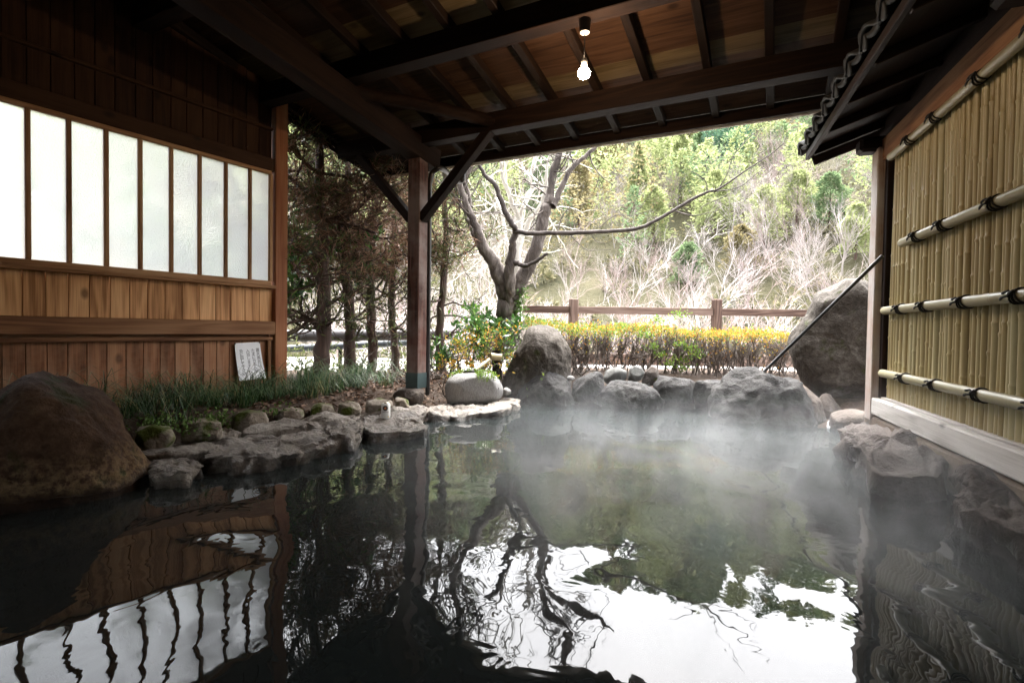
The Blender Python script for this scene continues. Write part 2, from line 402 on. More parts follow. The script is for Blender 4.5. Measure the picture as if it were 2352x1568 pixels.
M['pale_bark'] = bark('pale bark', (0.27, 0.243, 0.207), (0.405, 0.378, 0.333), (0.558, 0.54, 0.504), scale=9)
M['bare_white'] = bark('bleached twigs', (0.2297, 0.1991, 0.1838), (0.3369, 0.2985, 0.2834), (0.4595, 0.4211, 0.4058), scale=3)
M['bare_pink'] = bark('pinkish twigs', (0.1606, 0.1138, 0.1037), (0.2544, 0.1941, 0.1808), (0.3481, 0.2879, 0.2744), scale=3)
M['twig_brown'] = bark('brown twigs', (0.036, 0.027, 0.021), (0.078, 0.06, 0.048), (0.144, 0.114, 0.096), scale=12)
M['grass'] = leafmat('sedge blades', [(0, (0.0162, 0.0405, 0.0135)), (.55, (0.0405, 0.1013, 0.03375)), (.9, (0.0945, 0.162, 0.054)), (1, (0.324, 0.2565, 0.1215))], trans=.25, rough=.4, spec=.5)
M['litter'] = leafmat('dead leaves', [(0, (.05, .028, .018)), (.5, (.12, .07, .045)), (1, (.26, .17, .12))], trans=.05, rough=.6)
M['azalea_orange'] = leafmat('orange azalea leaf', [(0, (.26, .10, .02)), (.35, (.36, .19, .025)), (.75, (.36, .26, .035)), (1, (.26, .27, .04))], trans=.4)
M['azalea_green'] = leafmat('green azalea leaf', [(0, (.07, .13, .02)), (.6, (.13, .22, .035)), (1, (.22, .28, .05))], trans=.4)
M['shrub_leaf'] = leafmat('glossy shrub leaf', [(0, (.025, .07, .02)), (.6, (.055, .13, .03)), (1, (.14, .24, .04))], trans=.3, rough=.22, spec=.7)
M['ivy'] = leafmat('small creeper leaf', [(0, (.05, .10, .02)), (1, (.14, .22, .06))], trans=.35)
M['conifer_lime'] = leafmat('yellow green conifer', [(0, (0.1792, 0.2127, 0.09246)), (.5, (0.2596, 0.2929, 0.1326)), (1, (0.3397, 0.3665, 0.1794))], trans=.45, rough=.8)
M['conifer_green'] = leafmat('mid green conifer', [(0, (0.08319, 0.1266, 0.06149)), (.5, (0.1306, 0.1904, 0.09269)), (1, (0.189, 0.2431, 0.1239))], trans=.45, rough=.8)
M['conifer_blue'] = leafmat('blue green evergreen', [(0, (0.02604, 0.06324, 0.0372)), (.5, (0.04836, 0.1004, 0.05952)), (1, (0.0744, 0.1339, 0.08184))], trans=.45, rough=.7)
M['conifer_rust'] = leafmat('rust tinged conifer', [(0, (0.1416, 0.1175, 0.05725)), (.5, (0.1895, 0.1614, 0.08102)), (1, (0.2378, 0.2056, 0.1092))], trans=.45, rough=.8)
M['cane'] = None

def bamboo_mat(name, c1, c2, c3):
    m, nt, b, o = newmat(name)
    tc = N_(nt, 'ShaderNodeTexCoord'); oi = N_(nt, 'ShaderNodeObjectInfo')
    mp = N_(nt, 'ShaderNodeMapping'); mp.inputs['Scale'].default_value = (2, 40, 40); nt.links.new(tc.outputs['Object'], mp.inputs[0])
    n1 = N_(nt, 'ShaderNodeTexNoise', i_Scale=1.0, i_Detail=4.0); nt.links.new(mp.outputs[0], n1.inputs[0])
    n2 = N_(nt, 'ShaderNodeTexNoise', i_Scale=3.0, i_Detail=4.0); nt.links.new(tc.outputs['Object'], n2.inputs[0])
    f = math_(nt, 'ADD', math_(nt, 'MULTIPLY', n1.outputs[0], .35), math_(nt, 'ADD', math_(nt, 'MULTIPLY', n2.outputs[0], .35), math_(nt, 'MULTIPLY', oi.outputs['Random'], .4)))
    c = ramp(nt, f, [(.25, c1), (.55, c2), (.85, c3)])
    nt.links.new(c, b.inputs['Base Color']); b.inputs['Roughness'].default_value = .38; b.inputs['Specular IOR Level'].default_value = .45
    return m
M['cane'] = bamboo_mat('dry bamboo cane', (.30, .235, .115), (.43, .355, .19), (.50, .46, .29))
M['pole'] = bamboo_mat('polished bamboo pole', (0.2107, 0.1771, 0.09574), (0.268, 0.2394, 0.1436), (0.3159, 0.2872, 0.1915))
M['rope'] = plain('black hemp rope', (.012, .011, .010), .8, scale=120, bd=.002)
M['black_pipe'] = plain('dark brown plastic pipe', (.030, .024, .024), .55, scale=6)
M['grey_pipe'] = plain('grey black plastic pipe', (.030, .036, .042), .55, scale=6)
M['gutter'] = plain('dark gutter plastic', (.02, .017, .016), .35)
M['rod'] = plain('black iron rod', (.012, .012, .013), .45, scale=60)
M['rust'] = plain('rusty iron', (.16, .06, .03), .8, scale=80)
M['copper'] = plain('green grey metal wrap', (.055, .085, .085), .42, metal=.5, scale=14)
M['black_plastic'] = plain('black lamp cup', (.012, .012, .012), .35)
M['white_plastic'] = plain('white lamp cap', (.6, .6, .58), .4)
M['paper'] = plain('white paper', (.82, .83, .85), .7, nz=.04, scale=9)
M['ink'] = plain('black marker ink', (.03, .03, .035), .7)
M['can_white'] = plain('white painted can', (.78, .78, .76), .28, nz=.03)
M['can_metal'] = plain('bare aluminium', (.75, .72, .6), .25, metal=1)
M['can_black'] = plain('black can print', (.015, .014, .013), .3)
M['can_orange'] = plain('orange can print', (.55, .16, .03), .35)
M['can_gold'] = plain('gold can print', (.6, .42, .08), .35)
M['soil'] = stone('dark soil', (.02, .014, .010), (.055, .038, .028), (.12, .088, .066), rough=.9, wet=False, fine=40, scale=5, bumpd=.03)
M['gravel'] = stone('pale gravel', (0.266, 0.2555, 0.238), (0.35, 0.3395, 0.322), (0.42, 0.413, 0.399), rough=.9, wet=False, fine=60, scale=2, bumpd=.01)
M['hill'] = stone('hillside earth', (0.022, 0.0242, 0.011), (0.0495, 0.0462, 0.0242), (0.0935, 0.0825, 0.0495), rough=.95, wet=False, fine=3, scale=.25, bumpd=.3)

# ================================================================== THE SETTING
POOL = np.array([(-3.2, 1.2), (-2.2, 2.25), (-1.75, 2.78), (-1.30, 3.05), (-1.05, 3.30), (-.72, 4.02), (-.36, 4.55), (.03, 5.25), (.94, 5.12), (1.80, 4.92),
                 (2.35, 4.45), (2.55, 3.75), (2.42, 3.0), (2.25, 2.4), (2.10, 1.8), (1.75, .5), (1.35, -1.7), (-3.4, -1.7)])
def sdf(X, Y):
    d = np.full(X.shape, 1e9); inside = np.zeros(X.shape, bool)
    n = len(POOL)
    for i in range(n):
        a = POOL[i]; b = POOL[(i + 1) % n]; e = b - a
        w0 = X - a[0]; w1 = Y - a[1]
        t = np.clip((w0 * e[0] + w1 * e[1]) / (e @ e), 0, 1)
        d = np.minimum(d, np.hypot(w0 - e[0] * t, w1 - e[1] * t))
        c = ((a[1] > Y) != (b[1] > Y)) & (X < (b[0] - a[0]) * (Y - a[1]) / (b[1] - a[1] + 1e-12) + a[0])
        inside ^= c
    return np.where(inside, -d, d)
def sstep(x, a, b):
    t = np.clip((x - a) / (b - a), 0, 1); return t * t * (3 - 2 * t)
def wavy(X, Y, s=0.0):
    return (np.sin(X * 3.1 + s) * np.cos(Y * 2.7 - s) + .5 * np.sin(X * 7.3 + Y * 5.1 + s) + .25 * np.sin(X * 15.7 - Y * 13.1))
def gz(X, Y):
    X = np.asarray(X, float); Y = np.asarray(Y, float)
    d = sdf(X, Y)
    z = -.6 + .62 * sstep(d, -.22, .06) + .15 * sstep(d, .46, .80) + .012 * wavy(X, Y)
    z = z + .10 * sstep(Y, 5.4, 6.2) * sstep(X, -.3, .4)
    z = z - .45 * sstep(Y, 6.7, 9.0) - 2.2 * sstep(Y, 17, 26)
    return z
nx, ny = 171, 261
gx = np.linspace(-9.5, 9.5, nx); gy = np.concatenate([np.linspace(-4, 9, 181), np.linspace(9.25, 30, 80)])
X, Y = np.meshgrid(gx, gy)
Zg = gz(X, Y)
V = np.stack([X, Y, Zg], -1).reshape(-1, 3)
ii, jj = np.meshgrid(np.arange(len(gy) - 1), np.arange(nx - 1), indexing='ij')
Q = np.stack([ii * nx + jj, ii * nx + jj + 1, (ii + 1) * nx + jj + 1, (ii + 1) * nx + jj], -1).reshape(-1, 4)
qc = V[Q].mean(1)
far = qc[:, 1] > 6.95 + .15 * np.sin(qc[:, 0] * 2) + .75 * (qc[:, 0] < -.2)
for nm, sel, mt in (('ground', ~far, 'soil'), ('gravel_yard', far, 'gravel')):
    mb = MB(); mb.add(V, Q[sel]); me = mb.mesh(nm, True)
    tag(link(nm, me, M[mt]), None, None, kind='structure')

# hillside across the valley
def hz(X, Y):
    X = np.asarray(X, float); Y = np.asarray(Y, float)
    r = np.hypot(X * .75, Y)
    crest = 96 + 10 * np.sin(X * .03 + .6) + 6 * np.sin(X * .075)
    up = np.clip(r - 27, 0, None)
    z = -2.6 + np.minimum(up * .50, (crest - 27) * .50 + (r - crest) * .06) * (1 + .0048 * np.clip(X, 0, 60)) * sstep(r, 24, 36)
    z = z + 1.1 * np.sin(X * .11 + 1) * np.cos(Y * .09) * sstep(r, 30, 50) + .5 * np.sin(X * .31) * np.sin(Y * .27 + 2) * sstep(r, 30, 50)
    return z
hx = np.linspace(-150, 190, 120); hy = np.linspace(23, 190, 90)
X, Y = np.meshgrid(hx, hy)
V = np.stack([X, Y, hz(X, Y)], -1).reshape(-1, 3); n2 = len(hx)
ii, jj = np.meshgrid(np.arange(len(hy) - 1), np.arange(n2 - 1), indexing='ij')
mb = MB(); mb.add(V, np.stack([ii * n2 + jj, ii * n2 + jj + 1, (ii + 1) * n2 + jj + 1, (ii + 1) * n2 + jj], -1).reshape(-1, 4))
tag(link('hillside', mb.mesh('hillside', True), M['hill']), None, None, kind='structure')
# open land round the place so that no gap shows at the horizon
mb = MB(); a = 420
mb.add([(-a, -a, -3.2), (a, -a, -3.2), (a, a, -3.2), (-a, a, -3.2)], [[0, 1, 2, 3]])
tag(link('terrain', mb.mesh('terrain'), M['hill']), None, None, kind='structure')

# water
m, nt, b, o = newmat('hot spring water')
b.inputs['Base Color'].default_value = (.012, .015, .015, 1); b.inputs['Roughness'].default_value = .015
b.inputs['IOR'].default_value = 1.333; b.inputs['Specular IOR Level'].default_value = .5
geo = N_(nt, 'ShaderNodeNewGeometry')
mp = N_(nt, 'ShaderNodeMapping'); mp.inputs['Scale'].default_value = (1, .8, 1); mp.inputs['Rotation'].default_value = (0, 0, .5); nt.links.new(geo.outputs['Position'], mp.inputs[0])
n1 = N_(nt, 'ShaderNodeTexNoise', i_Scale=1.7, i_Detail=1.0, i_Roughness=.4, i_Distortion=.6); nt.links.new(mp.outputs[0], n1.inputs[0])
n2_ = N_(nt, 'ShaderNodeTexNoise', i_Scale=7.5, i_Detail=2.0, i_Roughness=.45, i_Distortion=.8); nt.links.new(mp.outputs[0], n2_.inputs[0])
h = math_(nt, 'ADD', math_(nt, 'MULTIPLY', n1.outputs[0], 1.0), math_(nt, 'MULTIPLY', n2_.outputs[0], .06))
bump(nt, b, h, 1.0, .019)
M['water'] = m
mb = MB(); mb.add([(-3.6, -1.9, 0), (2.75, -1.9, 0), (2.75, 5.45, 0), (-3.6, 5.45, 0)], [[0, 1, 2, 3]])
water = tag(link('pool_water', mb.mesh('pool_water'), M['water']), None, None, kind='structure')

# ================================================================== THE ROOFED SHELTER
AR = RAD(27)
D2 = np.array([math.sin(AR), math.cos(AR), 0]); RT = np.array([math.cos(AR), -math.sin(AR), 0]); UP = np.array([0, 0, 1.])
PC = np.array([-.886, 4.83, 0]); SL = math.tan(RAD(11.43))
def ST(t, s, z): return PC + RT * t + D2 * s + UP * z
def zr(s): return 2.571 - SL * (s + .06)          # underside of the rafters
shelter = thing('roof_shelter', ST(0, 0, .2), 'dark timber roof shelter with plank ceiling and braced post over the bath', 'shelter')
DR = np.array([D2[0], D2[1], -SL]); DR /= np.linalg.norm(DR)
NR = np.cross(RT, DR)                                # roof normal (up)
S0, S1 = .58, -6.3
# main post with metal wrap
post = timber('post', ST(0, 0, .19), ST(0, 0, 2.30), .132, .132, M['post_dark'], shelter, up=tuple(-D2), b=.006)
mb = MB(); 
for wi, (z0, z1) in enumerate(((.195, .335),)):
    h = .069
    P = [ST(a * h, c * h, z) for z in (z0, z1) for a, c in ((-1, -1), (1, -1), (1, 1), (-1, 1))]
    mb.add(P, [[0, 1, 5, 4], [1, 2, 6, 5], [2, 3, 7, 6], [3, 0, 4, 7]])
tag(link('metal_wrap', mb.mesh('metal_wrap'), M['copper'], shelter), None, None)
timber('post', ST(4.55, -.02, -.1), ST(4.55, -.02, 2.42), .13, .13, M['post_dark'], shelter, up=tuple(-D2))
# braces in the plane of the outer purlin
timber('brace', ST(.055, -.01, 1.74), ST(.76, -.01, 2.44), .075, .09, M['beam'], shelter, up=tuple(D2))
timber('brace', ST(-.055, -.01, 1.74), ST(-.70, -.01, 2.41), .075, .09, M['beam'], shelter, up=tuple(D2))
# tie beam over the post running back along the bath, its nose past the post
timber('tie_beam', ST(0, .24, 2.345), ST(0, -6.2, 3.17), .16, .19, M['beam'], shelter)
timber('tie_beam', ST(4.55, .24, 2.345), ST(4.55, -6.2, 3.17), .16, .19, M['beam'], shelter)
# corner tie
pp = np.array([smooth_path([ST(.03, -.83, 2.56), ST(.36, -.50, 2.545), ST(.80, -.03, 2.50)], 7)])
mb = MB(); tubes(mb, pp, np.full((1, 7), .055), 8); link('corner_tie', mb.mesh('corner_tie', True), M['beam'], shelter)
# purlins
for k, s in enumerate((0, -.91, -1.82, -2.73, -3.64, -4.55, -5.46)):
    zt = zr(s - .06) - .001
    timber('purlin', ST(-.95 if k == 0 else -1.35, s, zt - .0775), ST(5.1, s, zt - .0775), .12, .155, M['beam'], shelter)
# rafters
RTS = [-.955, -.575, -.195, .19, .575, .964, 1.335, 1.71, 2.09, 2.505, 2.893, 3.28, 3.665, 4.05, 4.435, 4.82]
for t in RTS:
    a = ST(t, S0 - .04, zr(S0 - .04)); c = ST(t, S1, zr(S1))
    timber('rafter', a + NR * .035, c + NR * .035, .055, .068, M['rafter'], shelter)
# ceiling planks lapped like clapboards
rng = random.Random(4)
s = S0 - .01; k = 0
while s > S1:
    w = .155 + rng.uniform(-.012, .02)
    sm = s - w / 2
    tl = -1.06 if sm > -.85 else -1.5
    c0 = ST(tl, sm, zr(sm)) + NR * (.079 + .004 * (k % 2)); c1 = ST(5.15, sm, zr(sm)) + NR * (.079 + .004 * (k % 2))
    near_purlin = min(abs(sm + .13 - q) for q in (0, -.91, -1.82, -2.73, -3.64)) 
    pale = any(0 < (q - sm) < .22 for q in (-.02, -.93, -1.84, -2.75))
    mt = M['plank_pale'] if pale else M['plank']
    tilt = tuple(NR + DR * .05)
    j = 1.9 + rng.uniform(-1.6, 1.6)
    cj = c0 + RT * (j - tl)
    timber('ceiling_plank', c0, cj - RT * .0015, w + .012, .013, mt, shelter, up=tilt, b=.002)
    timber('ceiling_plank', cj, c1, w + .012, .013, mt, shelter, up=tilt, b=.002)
    s -= w; k += 1
# roof skin above
timber('roof_sheet', ST(-1.40, -.84, zr(-.84)) + NR * .115, ST(-1.40, S1 - .1, zr(S1 - .1)) + NR * .115, .30, .035, M['roof_skin'], shelter, up=tuple(NR))
o = timber('roof_sheet', ST(2.0, S0 + .05, zr(S0 + .05)) + NR * .115, ST(2.0, S1 - .1, zr(S1 - .1)) + NR * .115, 6.5, .035, M['roof_skin'], shelter, up=tuple(NR))
# fascia, gutter and pipes
timber('fascia', ST(-1.06, S0 - .005, 2.452), ST(5.15, S0 - .005, 2.452), .022, .10, M['beam'], shelter)
timber('eave_board', ST(-1.08, S0 + .06, 2.487), ST(5.15, S0 + .06, 2.487), .10, .02, M['eave'], shelter)
timber('barge_board', ST(-1.065, S0 + .02, zr(S0) + .03), ST(-1.065, -.80, zr(-.80) + .03), .03, .13, M['beam'], shelter, up=tuple(NR))
mb = MB(); an = np.linspace(math.pi, 2 * math.pi, 9)
prof = [(S0 + .10 + .05 * math.cos(x), 2.462 + .05 * math.sin(x)) for x in an] + [(S0 + .10 + .045 * math.cos(x), 2.462 + .045 * math.sin(x)) for x in an[::-1]]
P = [ST(t, a, z) for t in (-1.06, 5.15) for a, z in prof]; n = len(prof)
mb.add(P, [[i, (i + 1) % n, n + (i + 1) % n, n + i] for i in range(n)])
gut = link('gutter', mb.mesh('gutter', True), M['eave'], shelter)
mb = MB()
ot = (onpl(1064, 380, ST(0, S0 + .10, 0), D2) - PC) @ RT
tubes(mb, np.array([smooth_path([ST(ot, S0 + .10, 2.43), ST(ot, S0 + .10, 2.36), ST(ot, S0 + .09, 2.31)], 6)]), np.array([[.055, .05, .042, .035, .033, .033]]), 10)
link('gutter_outlet', mb.mesh('gutter_outlet', True), M['gutter'], shelter)
mb = MB()
pth = smooth_path([ST(ot, S0 + .10, 2.33), ST(ot, S0 + .09, 2.28), ST(ot - .03, S0 + .04, 2.255), ST(.16, .16, 2.235), ST(.085, .11, 2.20), ST(.062, .094, 2.10)], 22)
tubes(mb, np.array([pth]), np.full((1, 22), .026), 10)
tubes(mb, np.array([[ST(.062, .094, 2.14), ST(.062, .094, 1.2), ST(.062, .094, .12)]]), np.full((1, 3), .021), 10)
link('downpipe', mb.mesh('downpipe', True), M['gutter'], shelter)

for s_ in (.56, -.94, -2.44, -3.94):
    timber('added_gable_board', ST(4.42, s_, zr(s_) - .40), ST(4.42, s_ - 1.5, zr(s_ - 1.5) - .40), .02, 1.0, M['beam'], shelter)  # boards added above the fence to keep side light out

# ================================================================== HANGING LAMP
lb = ST(1.915, -.91, 0); lz = zr(-.97) - .155
lamp = thing('hanging_lamp', lb + UP * (lz - .31), 'lit bare bulb hanging on a cord from a dark ceiling beam', 'lamp')
mb = MB(); tubes(mb, np.array([[lb + UP * z for z in (lz, lz - .03, lz - .075)]]), np.array([[.036, .034, .030]]), 16); link('ceiling_cup', mb.mesh('ceiling_cup', True), M['black_plastic'], lamp)
mb = MB(); tubes(mb, np.array([[lb + UP * z for z in (lz - .0755, lz - .079, lz - .081)]]), np.array([[.029, .028, .002]]), 16); link('cup_cover', mb.mesh('cup_cover', True), M['white_plastic'], lamp)
mb = MB(); tubes(mb, np.array([[lb + UP * z for z in (lz - .08, lz - .15, lz - .235)]]), np.full((1, 3), .003), 6); link('cord', mb.mesh('cord', True), M['black_plastic'], lamp)
mb = MB(); tubes(mb, np.array([[lb + UP * z for z in (lz - .225, lz - .24, lz - .275)]]), np.array([[.010, .019, .017]]), 12); link('socket', mb.mesh('socket', True), M['white_plastic'], lamp)
mb = MB(); zs = [lz - .275, lz - .285, lz - .295, lz - .31, lz - .325, lz - .338, lz - .346, lz - .35]; rs = [.0135, .019, .029, .037, .0375, .030, .017, .002]
tubes(mb, np.array([[lb + UP * z for z in zs]]), np.array([rs]), 16)
m = bpy.data.materials.new('glowing bulb'); m.use_nodes = True; nt = m.node_tree; nt.nodes.clear()
o = nt.nodes.new('ShaderNodeOutputMaterial'); e = nt.nodes.new('ShaderNodeEmission'); e.inputs[0].default_value = (1, .70, .45, 1); e.inputs[1].default_value = 50.0
nt.links.new(e.outputs[0], o.inputs[0])
link('bulb', mb.mesh('bulb', True), m, lamp)

# ================================================================== LEFT WALL OF THE BATH HOUSE
AW = RAD(33.45); DW = np.array([math.sin(AW), math.cos(AW), 0]); NW = np.array([math.cos(AW), -math.sin(AW), 0])   # NW points into the bath
PW = onz(640, 893, .2); PW[2] = 0
def WL(l, z, o=0.0): return PW + DW * l + NW * o + UP * z
def wl(u, v): return float((onpl(u, v, PW, NW) - PW) @ DW)
wall = thing('bathhouse_wall', WL(-1.2, .1), 'cedar board wall with a long band of frosted windows left of the bath', 'wall')
WEND = -5.6
timber('corner_post', WL(0, .08, -.02), WL(0, 2.86, -.02), .115, .115, M['post_red'], wall, up=tuple(NW), b=.006)
timber('corner_post', WL(WEND, .08, -.02), WL(WEND, 3.2, -.02), .115, .115, M['post_red'], wall, up=tuple(NW), b=.006)
LW0 = -.062
def hrail(name, z0, z1, off, th, mt, l0=LW0, l1=WEND): return timber(name, WL(l0, (z0 + z1) / 2, off), WL(l1, (z0 + z1) / 2, off), th, z1 - z0, M[mt], wall)
hrail('foot_board', .13, .235, -.012, .07, 'foot_board')
hrail('thin_rail', .625, .655, .006, .03, 'frame_wood')
hrail('wall_rail', .675, .785, .016, .065, 'frame_wood')
hrail('window_sill', 1.062, 1.088, .02, .075, 'sill_wood')
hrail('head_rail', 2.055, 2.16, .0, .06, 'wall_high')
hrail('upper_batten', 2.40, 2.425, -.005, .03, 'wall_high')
timber('edge_strip', WL(-.095, .235, .004), WL(-.095, .625, .004), .03, .03, M['frame_wood'], wall, up=tuple(NW))
rng = random.Random(7)
def boards(z0, z1, pitch, off, mt, l0, l1, top=None):
    l = l0
    while l > l1:
        w = pitch * rng.uniform(.94, 1.06); l2 = max(l - w, l1)
        zt = z1 if top is None else top((l + l2) / 2)
        timber('board', WL((l + l2) / 2, z0, off + rng.uniform(-.0015, .0015)), WL((l + l2) / 2, zt, off), .014, (l - l2) - .003, M[mt], wall, up=tuple(DW), b=.003)
        l = l2
def rooftop(l):
    p = WL(l, 0); s_ = (p - PC) @ D2; return zr(s_) + .06
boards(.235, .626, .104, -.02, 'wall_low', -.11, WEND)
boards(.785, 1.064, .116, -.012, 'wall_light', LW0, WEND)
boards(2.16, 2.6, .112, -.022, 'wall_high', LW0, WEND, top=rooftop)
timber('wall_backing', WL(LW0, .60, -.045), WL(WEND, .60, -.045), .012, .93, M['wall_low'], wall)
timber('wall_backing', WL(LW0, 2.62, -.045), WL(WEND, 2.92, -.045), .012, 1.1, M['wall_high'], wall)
# window band
MUL = [wl(u, v) for u, v in ((573, 520), (519, 500), (461, 490), (397, 470), (325, 450), (247, 440), (162, 430), (63, 420))]
pitch = (MUL[0] - MUL[-1]) / 7
MUL = [MUL[0] - pitch * k for k in range(8)]
WIN1 = WEND + .1
fr = timber('window', WL(LW0 - .02, 1.108, 0), WL(WIN1, 1.108, 0), .045, .04, M['sill_wood'], wall)
tag(fr, 'long band of frosted glass panes between slim wooden bars', None)
timber('top_frame', WL(LW0 - .02, 2.043, 0), WL(WIN1, 2.043, 0), .045, .03, M['sill_wood'], fr)
timber('side_frame', WL(LW0 - .022, 1.128, 0), WL(LW0 - .022, 2.03, 0), .04, .03, M['sill_wood'], fr, up=tuple(DW))
l = MUL[0]; k = 0; edges = [LW0 - .034]
while l > WIN1:
    timber('mullion', WL(l, 1.128, 0), WL(l, 2.03, 0), .036, .026, M['sill_wood'], fr, up=tuple(DW))
    edges += [l]; l -= pitch; k += 1
m, nt, b, o = newmat('frosted glass')
nt.nodes.remove(b)
tr = N_(nt, 'ShaderNodeBsdfTranslucent'); tr.inputs[0].default_value = (.93, .95, .96, 1)
rf = N_(nt, 'ShaderNodeBsdfRefraction'); rf.inputs['Roughness'].default_value = .28; rf.inputs['IOR'].default_value = 1.12; rf.inputs[0].default_value = (.92, .93, .93, 1)
gl = N_(nt, 'ShaderNodeBsdfGlossy'); gl.inputs['Roughness'].default_value = .25; gl.inputs[0].default_value = (.9, .9, .9, 1)
tc = N_(nt, 'ShaderNodeTexCoord'); vo = N_(nt, 'ShaderNodeTexNoise', i_Scale=120.0, i_Detail=2.0); nt.links.new(tc.outputs['Object'], vo.inputs[0])
bp = N_(nt, 'ShaderNodeBump', i_Strength=.7, i_Distance=.004); nt.links.new(vo.outputs[0], bp.inputs['Height'])
for x in (tr, rf, gl): nt.links.new(bp.outputs[0], x.inputs['Normal'])
x1 = N_(nt, 'ShaderNodeMixShader'); x1.inputs[0].default_value = .7; nt.links.new(tr.outputs[0], x1.inputs[1]); nt.links.new(rf.outputs[0], x1.inputs[2])
x2 = N_(nt, 'ShaderNodeMixShader'); x2.inputs[0].default_value = .05; nt.links.new(x1.outputs[0], x2.inputs[1]); nt.links.new(gl.outputs[0], x2.inputs[2])
nt.links.new(x2.outputs[0], o.inputs[0])
M['frosted'] = m
for a, c in zip(edges[:-1], edges[1:]):
    timber('pane', WL((a + c) / 2, 1.126, -.003), WL((a + c) / 2, 2.032, -.003), .004, abs(a - c) - .01, M['frosted'], fr, up=tuple(DW), b=.0005)
_pf = onz(2015, 950, .2); _df = np.array([math.sin(RAD(19.3)), math.cos(RAD(19.3)), 0])
FL_END0 = _pf - _df * 3.65; FL_END1 = _pf - _df * 7.4; FL_END0[2] = FL_END1[2] = 1.75
# unseen walls behind the camera, added and cut open to set the light inside
timber('unseen_side_wall', FL_END0, FL_END1, .06, 3.9, M['wall_high'], wall)
timber('unseen_rear_wall', ST(-1.4, -5.9, 2.52), ST(5.3, -5.9, 2.52), .08, 2.5, M['wall_high'], wall)
timber('unseen_rear_wall', ST(-1.4, -5.9, .6), ST(1.3, -5.9, .6), .08, 1.3, M['wall_high'], wall)

# ================================================================== NOTICE ON THE WALL
pts = {k: onpl(*k, WL(0, 0, .006), NW) for k in ((538, 788), (596, 785), (606, 868), (545, 874))}
TL, TR_, BR, BL = pts[(538, 788)], pts[(596, 785)], pts[(606, 868)], pts[(545, 874)]
def PAP(x, y, lift=0.0):   # x 0..1 left to right, y 0..1 top to bottom; the loose lower half swings out
    p = (TL * (1 - x) + TR_ * x) * (1 - y) + (BL * (1 - x) + BR * x) * y
    return p + NW * (.004 + .028 * y * y + .004 * math.sin(x * 5 + y * 3) * y + lift) - DW * .0
nx_, ny_ = 9, 13
for nm in ('paper_notice',):
    mb = MB(); P = []
    for side in (0, -.0012):
        P += [PAP(i / (nx_ - 1), j / (ny_ - 1), side) for j in range(ny_) for i in range(nx_)]
    q = []
    for j in range(ny_ - 1):
        for i in range(nx_ - 1):
            a = j * nx_ + i; f = [a, a + nx_, a + nx_ + 1, a + 1]; q.append(f); q.append([x + nx_ * ny_ for x in f[::-1]])
    mb.add(P, q)
notice = thing('paper_notice', PAP(.5, .5), 'white handwritten paper notice pinned low on the cedar wall', 'notice')
link('sheet', mb.mesh('sheet', True), M['paper'], notice)
def text_mesh(body, size):
    cu = bpy.data.curves.new('lettering', 'FONT'); cu.body = body; cu.size = size; cu.resolution_u = 2; cu.align_x = 'CENTER'
    ob = bpy.data.objects.new('lettering', cu); col.objects.link(ob)
    dg = bpy.context.evaluated_depsgraph_get(); dg.update()
    me = bpy.data.meshes.new_from_object(ob.evaluated_get(dg))
    bpy.data.objects.remove(ob)
    return me
COLS = [(.87, .15, '露天風呂は', .105), (.68, .16, 'たまにカエルが', .092), (.47, .16, '入浴します', .10), (.22, .16, '外に出して下さい', .085)]
for cx, cy0, body, step in COLS:
    for k, ch in enumerate(body):
        me = text_mesh(ch, .125)
        yy = cy0 + k * step + .10
        co = np.array([v.co[:] for v in me.vertices])
        if not len(co): continue
        for v, c in zip(me.vertices, co): v.co = PAP(cx + c[0] * 1.25, yy - c[1] * .85, .0012)
        me.materials.clear()
        o = link('lettering', me, M['ink'], notice)
for x in (.02, .98):
    mb = MB(); p = PAP(x, .012); tubes(mb, np.array([[p + NW * z for z in (-.002, .004, .006)]]), np.array([[.006, .0055, .001]]), 8); link('pin', mb.mesh('pin', True), M['black_plastic'], notice)

# ================================================================== BAMBOO FENCE WITH ITS TILED ROOF
AF = RAD(19.3); DF = np.array([math.sin(AF), math.cos(AF), 0]); NF = np.array([-math.cos(AF), math.sin(AF), 0])   # NF points into the bath
PF = onz(2015, 950, .2); PF[2] = 0
def FL(l, z, o=0.0): return PF + DF * l + NF * o + UP * z
fence = thing('bamboo_fence', FL(-.9, .2), 'upright bamboo cane fence with tied poles and a small tiled roof right of the bath', 'fence')
FEND = -3.6
timber('fence_post', FL(.0, .16, .0), FL(.0, 2.02, .0), .12, .135, M['fence_post'], fence, up=tuple(DF), b=.006)
timber('jamb', FL(-.098, .30, -.012), FL(-.098, 2.0, -.012), .06, .06, M['fence_dark'], fence, up=tuple(DF))
timber('back_board', FL(.085, .30, -.05), FL(.085, 1.98, -.05), .03, .10, M['grey_wood'], fence, up=tuple(NF))
timber('base_board', FL(-.066, .262, .012), FL(FEND, .262, .012), .09, .115, M['grey_wood'], fence, b=.008)
timber('footing', FL(.12, .0, -.05), FL(FEND, .0, -.05), .20, .40, M['mortar'], fence, b=.02)
timber('base_ledge', FL(-.066, .325, -.01), FL(FEND, .325, -.01), .055, .014, M['grey_wood'], fence, b=.003)
timber('head_beam', FL(.0, 2.0, -.012), FL(FEND, 2.0, -.012), .09, .15, M['frame_wood'], fence)
timber('head_board', FL(.2, 2.185, -.03), FL(FEND, 2.185, -.03), .03, .215, M['fence_dark'], fence)
timber('backing', FL(-.12, 1.16, -.065), FL(FEND, 1.16, -.065), .02, 1.62, M['fence_dark'], fence)
